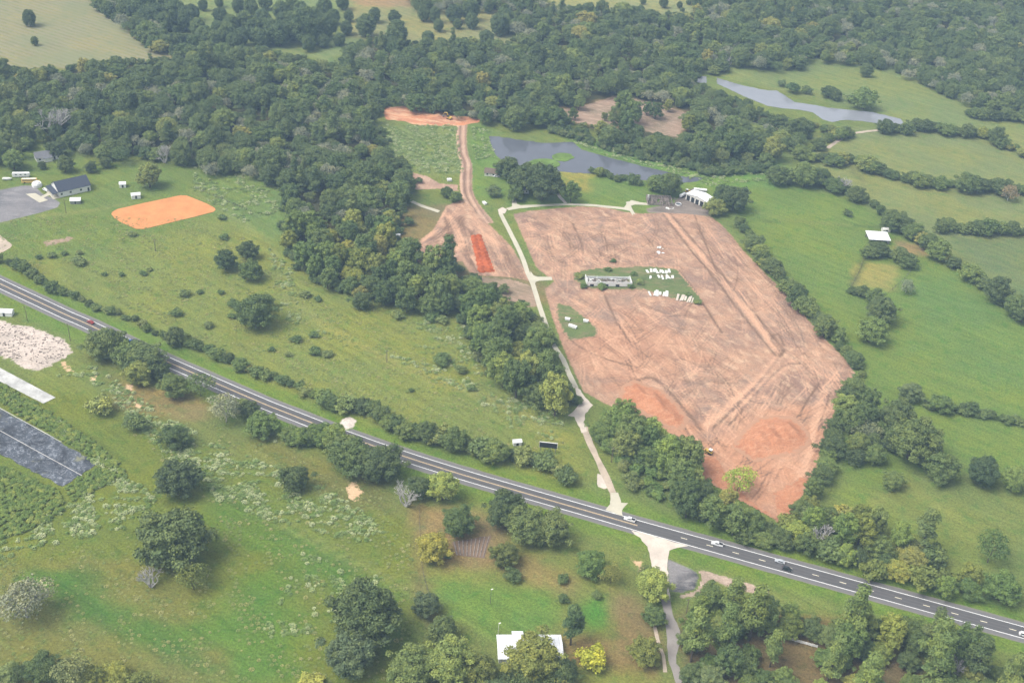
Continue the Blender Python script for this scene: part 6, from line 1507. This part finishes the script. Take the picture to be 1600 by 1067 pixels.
b = MB(); b.tube([(0, 0, -.2), (0, 0, 2.7)], [.05, .05], 6); b.build('post', M['steel'], r)
b = MB(); b.box((0, .05, 2.4), (.7, .04, .7)); b.build('plate', M['steel'], r)
def wire(a, za, b, zb, label, sag=1.5):
    A, B = G(*a), G(*b); pts = []
    for k in range(13):
        t = k / 12; p = A.lerp(B, t); pts.append((p.x, p.y, za + (zb - za) * t - sag * 4 * t * (1 - t)))
    m_ = MB(); m_.tube(pts, [.035] * 13, 4); o = m_.build('power_line', M['wire'], None); tag(o, label, 'wire')
wire((955, 722), 9.0, (1100, 790), 9.0, 'thin power line over the thicket by the gravel drive')
wire((955, 722), 9.0, (604.5, 566), 7.6, 'thin power line across the lower meadow to the drive')

# ------------------------------------------------------------------ weeds and tall grass
def tuft(name, seed, n, w, h, mat):
    r = np.random.default_rng(seed); a = r.uniform(0, 6.28, n); q = np.sqrt(r.uniform(0, 1, n)) * w / 2
    p = np.stack([q * np.cos(a), q * np.sin(a), r.uniform(.15, 1, n) * h * (1 - (q / (w / 2)) ** 2 * .6)], 1)
    nn = r.normal(0, .45, (n, 3)) + np.array((0, 0, 1.6)); nn /= np.linalg.norm(nn, axis=1)[:, None]
    u = np.cross(nn, r.normal(size=(n, 3))); u /= np.linalg.norm(u, axis=1)[:, None]; v = np.cross(nn, u); s = r.uniform(.14, .34, n)[:, None]
    V = np.stack([p + u * s, p + v * s * .7, p - u * s, p - v * s * .7], 1).reshape(-1, 3)
    me = bpy.data.meshes.new(name); me.from_pydata(V.tolist(), [], np.arange(n * 4).reshape(-1, 4).tolist()); me.update()
    fattr(me, 'tint', np.repeat(np.clip(r.normal(.5, .2, n), 0, 1), 4)); me.materials.append(mat); return me
def tuft_source(name, mesh, px, py, label):
    p = G(px, py); o = link(name, mesh); o.location = (p.x, p.y, 0); tag(o, label, 'plant'); return o
WT = [tuft_source('weed_clump', tuft('weed_clump', 1, 70, 2.4, 1.1, M['leaf_weed']), 430, 690, 'pale weed clump below the rounded highway tree'), tuft_source('weed_clump', tuft('weed_clump', 2, 60, 1.9, .9, M['leaf_weed']), 500, 800, 'pale weed clump in the lower left field'),
      tuft_source('weed_clump', tuft('weed_clump', 3, 80, 2.8, 1.3, M['leaf_weed']), 660, 230, 'pale weed clump in the lush plot below the clearing')]
GT = [tuft_source('grass_tuft', tuft('grass_tuft', 11 + k, 36, 1.6 + .4 * k, .5, M['leaf_grass']), 350 + 90 * k, 540 + 20 * k, lb) for k, lb in enumerate(('grass tuft in the middle meadow below the large oak', 'grass tuft in the middle meadow near the power line'))]
def cluster(polys, spacing, thr, seed):
    P = dart(polys, spacing, (), 0.0); k = wob(P, 22, seed) * .6 + wob(P, 8, seed + 2) * .5; return P[k > thr]
weeds = np.concatenate([cluster([[(595, 195), (715, 195), (726, 272), (640, 270), (604, 240)], [(735, 195), (766, 203), (775, 246), (740, 252)]], 1.9, -.35, 1),
    cluster([[(75, 590), (130, 590), (200, 650), (260, 720), (330, 780), (420, 815), (560, 850), (615, 840), (560, 790), (470, 740), (330, 690), (250, 640), (150, 570)], [(0, 600), (70, 640), (150, 700), (250, 780), (200, 830), (90, 850), (-10, 880), (-10, 845), (100, 790), (160, 740), (80, 670), (0, 625)]], 1.4, -0.08, 2),
    cluster([[(300, 255), (455, 295), (440, 330), (380, 350), (300, 300)], [(415, 385), (450, 400), (470, 480), (520, 530), (640, 560), (720, 580), (760, 610), (870, 645), (890, 665), (800, 665), (700, 600), (560, 540), (440, 500)], [(640, 490), (720, 490), (760, 590), (720, 585), (650, 540)]], 1.7, 0.05, 3),
    cluster([[(860, 200), (905, 215), (1000, 245), (1110, 270), (1205, 262), (1230, 280), (1110, 292), (1040, 268), (950, 245), (895, 224)]], 1.8, -.2, 4),
    cluster([[(780, 590), (870, 640), (890, 665), (865, 690), (760, 660)], [(400, 1000), (470, 860), (600, 900), (640, 980)]], 1.6, .2, 5)])
s = RNG.uniform(.5, 1.2, len(weeds)); scatter('weeds', 'pale leafy weeds growing in drifts through the meadows', 'weeds', weeds, WT, np.stack([s, s, s], 1))
crop = dart([[(-10, 722), (40, 742), (96, 766), (100, 800), (40, 832), (-10, 845)], [(98, 762), (152, 728), (196, 742), (150, 765), (110, 785)], [(-10, 590), (70, 636), (150, 690), (200, 735), (190, 742), (100, 690), (0, 632)]], 1.7, (), .5)
s = RNG.uniform(.35, .6, len(crop)); scatter('undergrowth', 'dark green thicket below the black weed cloth', 'scrub', crop, [FIRST[k] for k in FIRST if k[0] == 'shrub'], np.stack([s, s, s * .7], 1), tint=(1.6, 1.6, 1.0))
gr = cluster([[(-20, 345), (150, 335), (340, 345), (450, 410), (600, 485), (720, 495), (860, 660), (930, 750), (700, 690), (400, 570), (100, 440), (-20, 395)], [(-20, 860), (150, 850), (330, 800), (650, 850), (640, 1080), (-20, 1080)], [(160, 590), (600, 770), (640, 850), (330, 790), (200, 680)]], 2.1, .05, 6)
s = RNG.uniform(.5, 1.2, len(gr)); scatter('grass', 'rough tall grass in the meadows', 'grass', gr, GT, np.stack([s, s, s], 1))

# ------------------------------------------------------------------ haze
hz = MB(); hz.box((0, 5000, (ALT + 12) / 2 - .5), (18500, 18500, ALT + 13))
haze = hz.build('haze', None); tag(haze, 'thin blue haze over the whole plain', 'haze', kind='stuff')
hm = bpy.data.materials.new('haze'); hm.use_nodes = True; hn = hm.node_tree; hn.nodes.clear()
pv = hn.nodes.new('ShaderNodeVolumePrincipled'); ho = hn.nodes.new('ShaderNodeOutputMaterial')
pv.inputs['Color'].default_value = (0.36, 0.53, 0.74, 1); pv.inputs['Density'].default_value = 0.00024; pv.inputs['Anisotropy'].default_value = 0.0
hn.links.new(pv.outputs[0], ho.inputs['Volume']); haze.data.materials.append(hm)
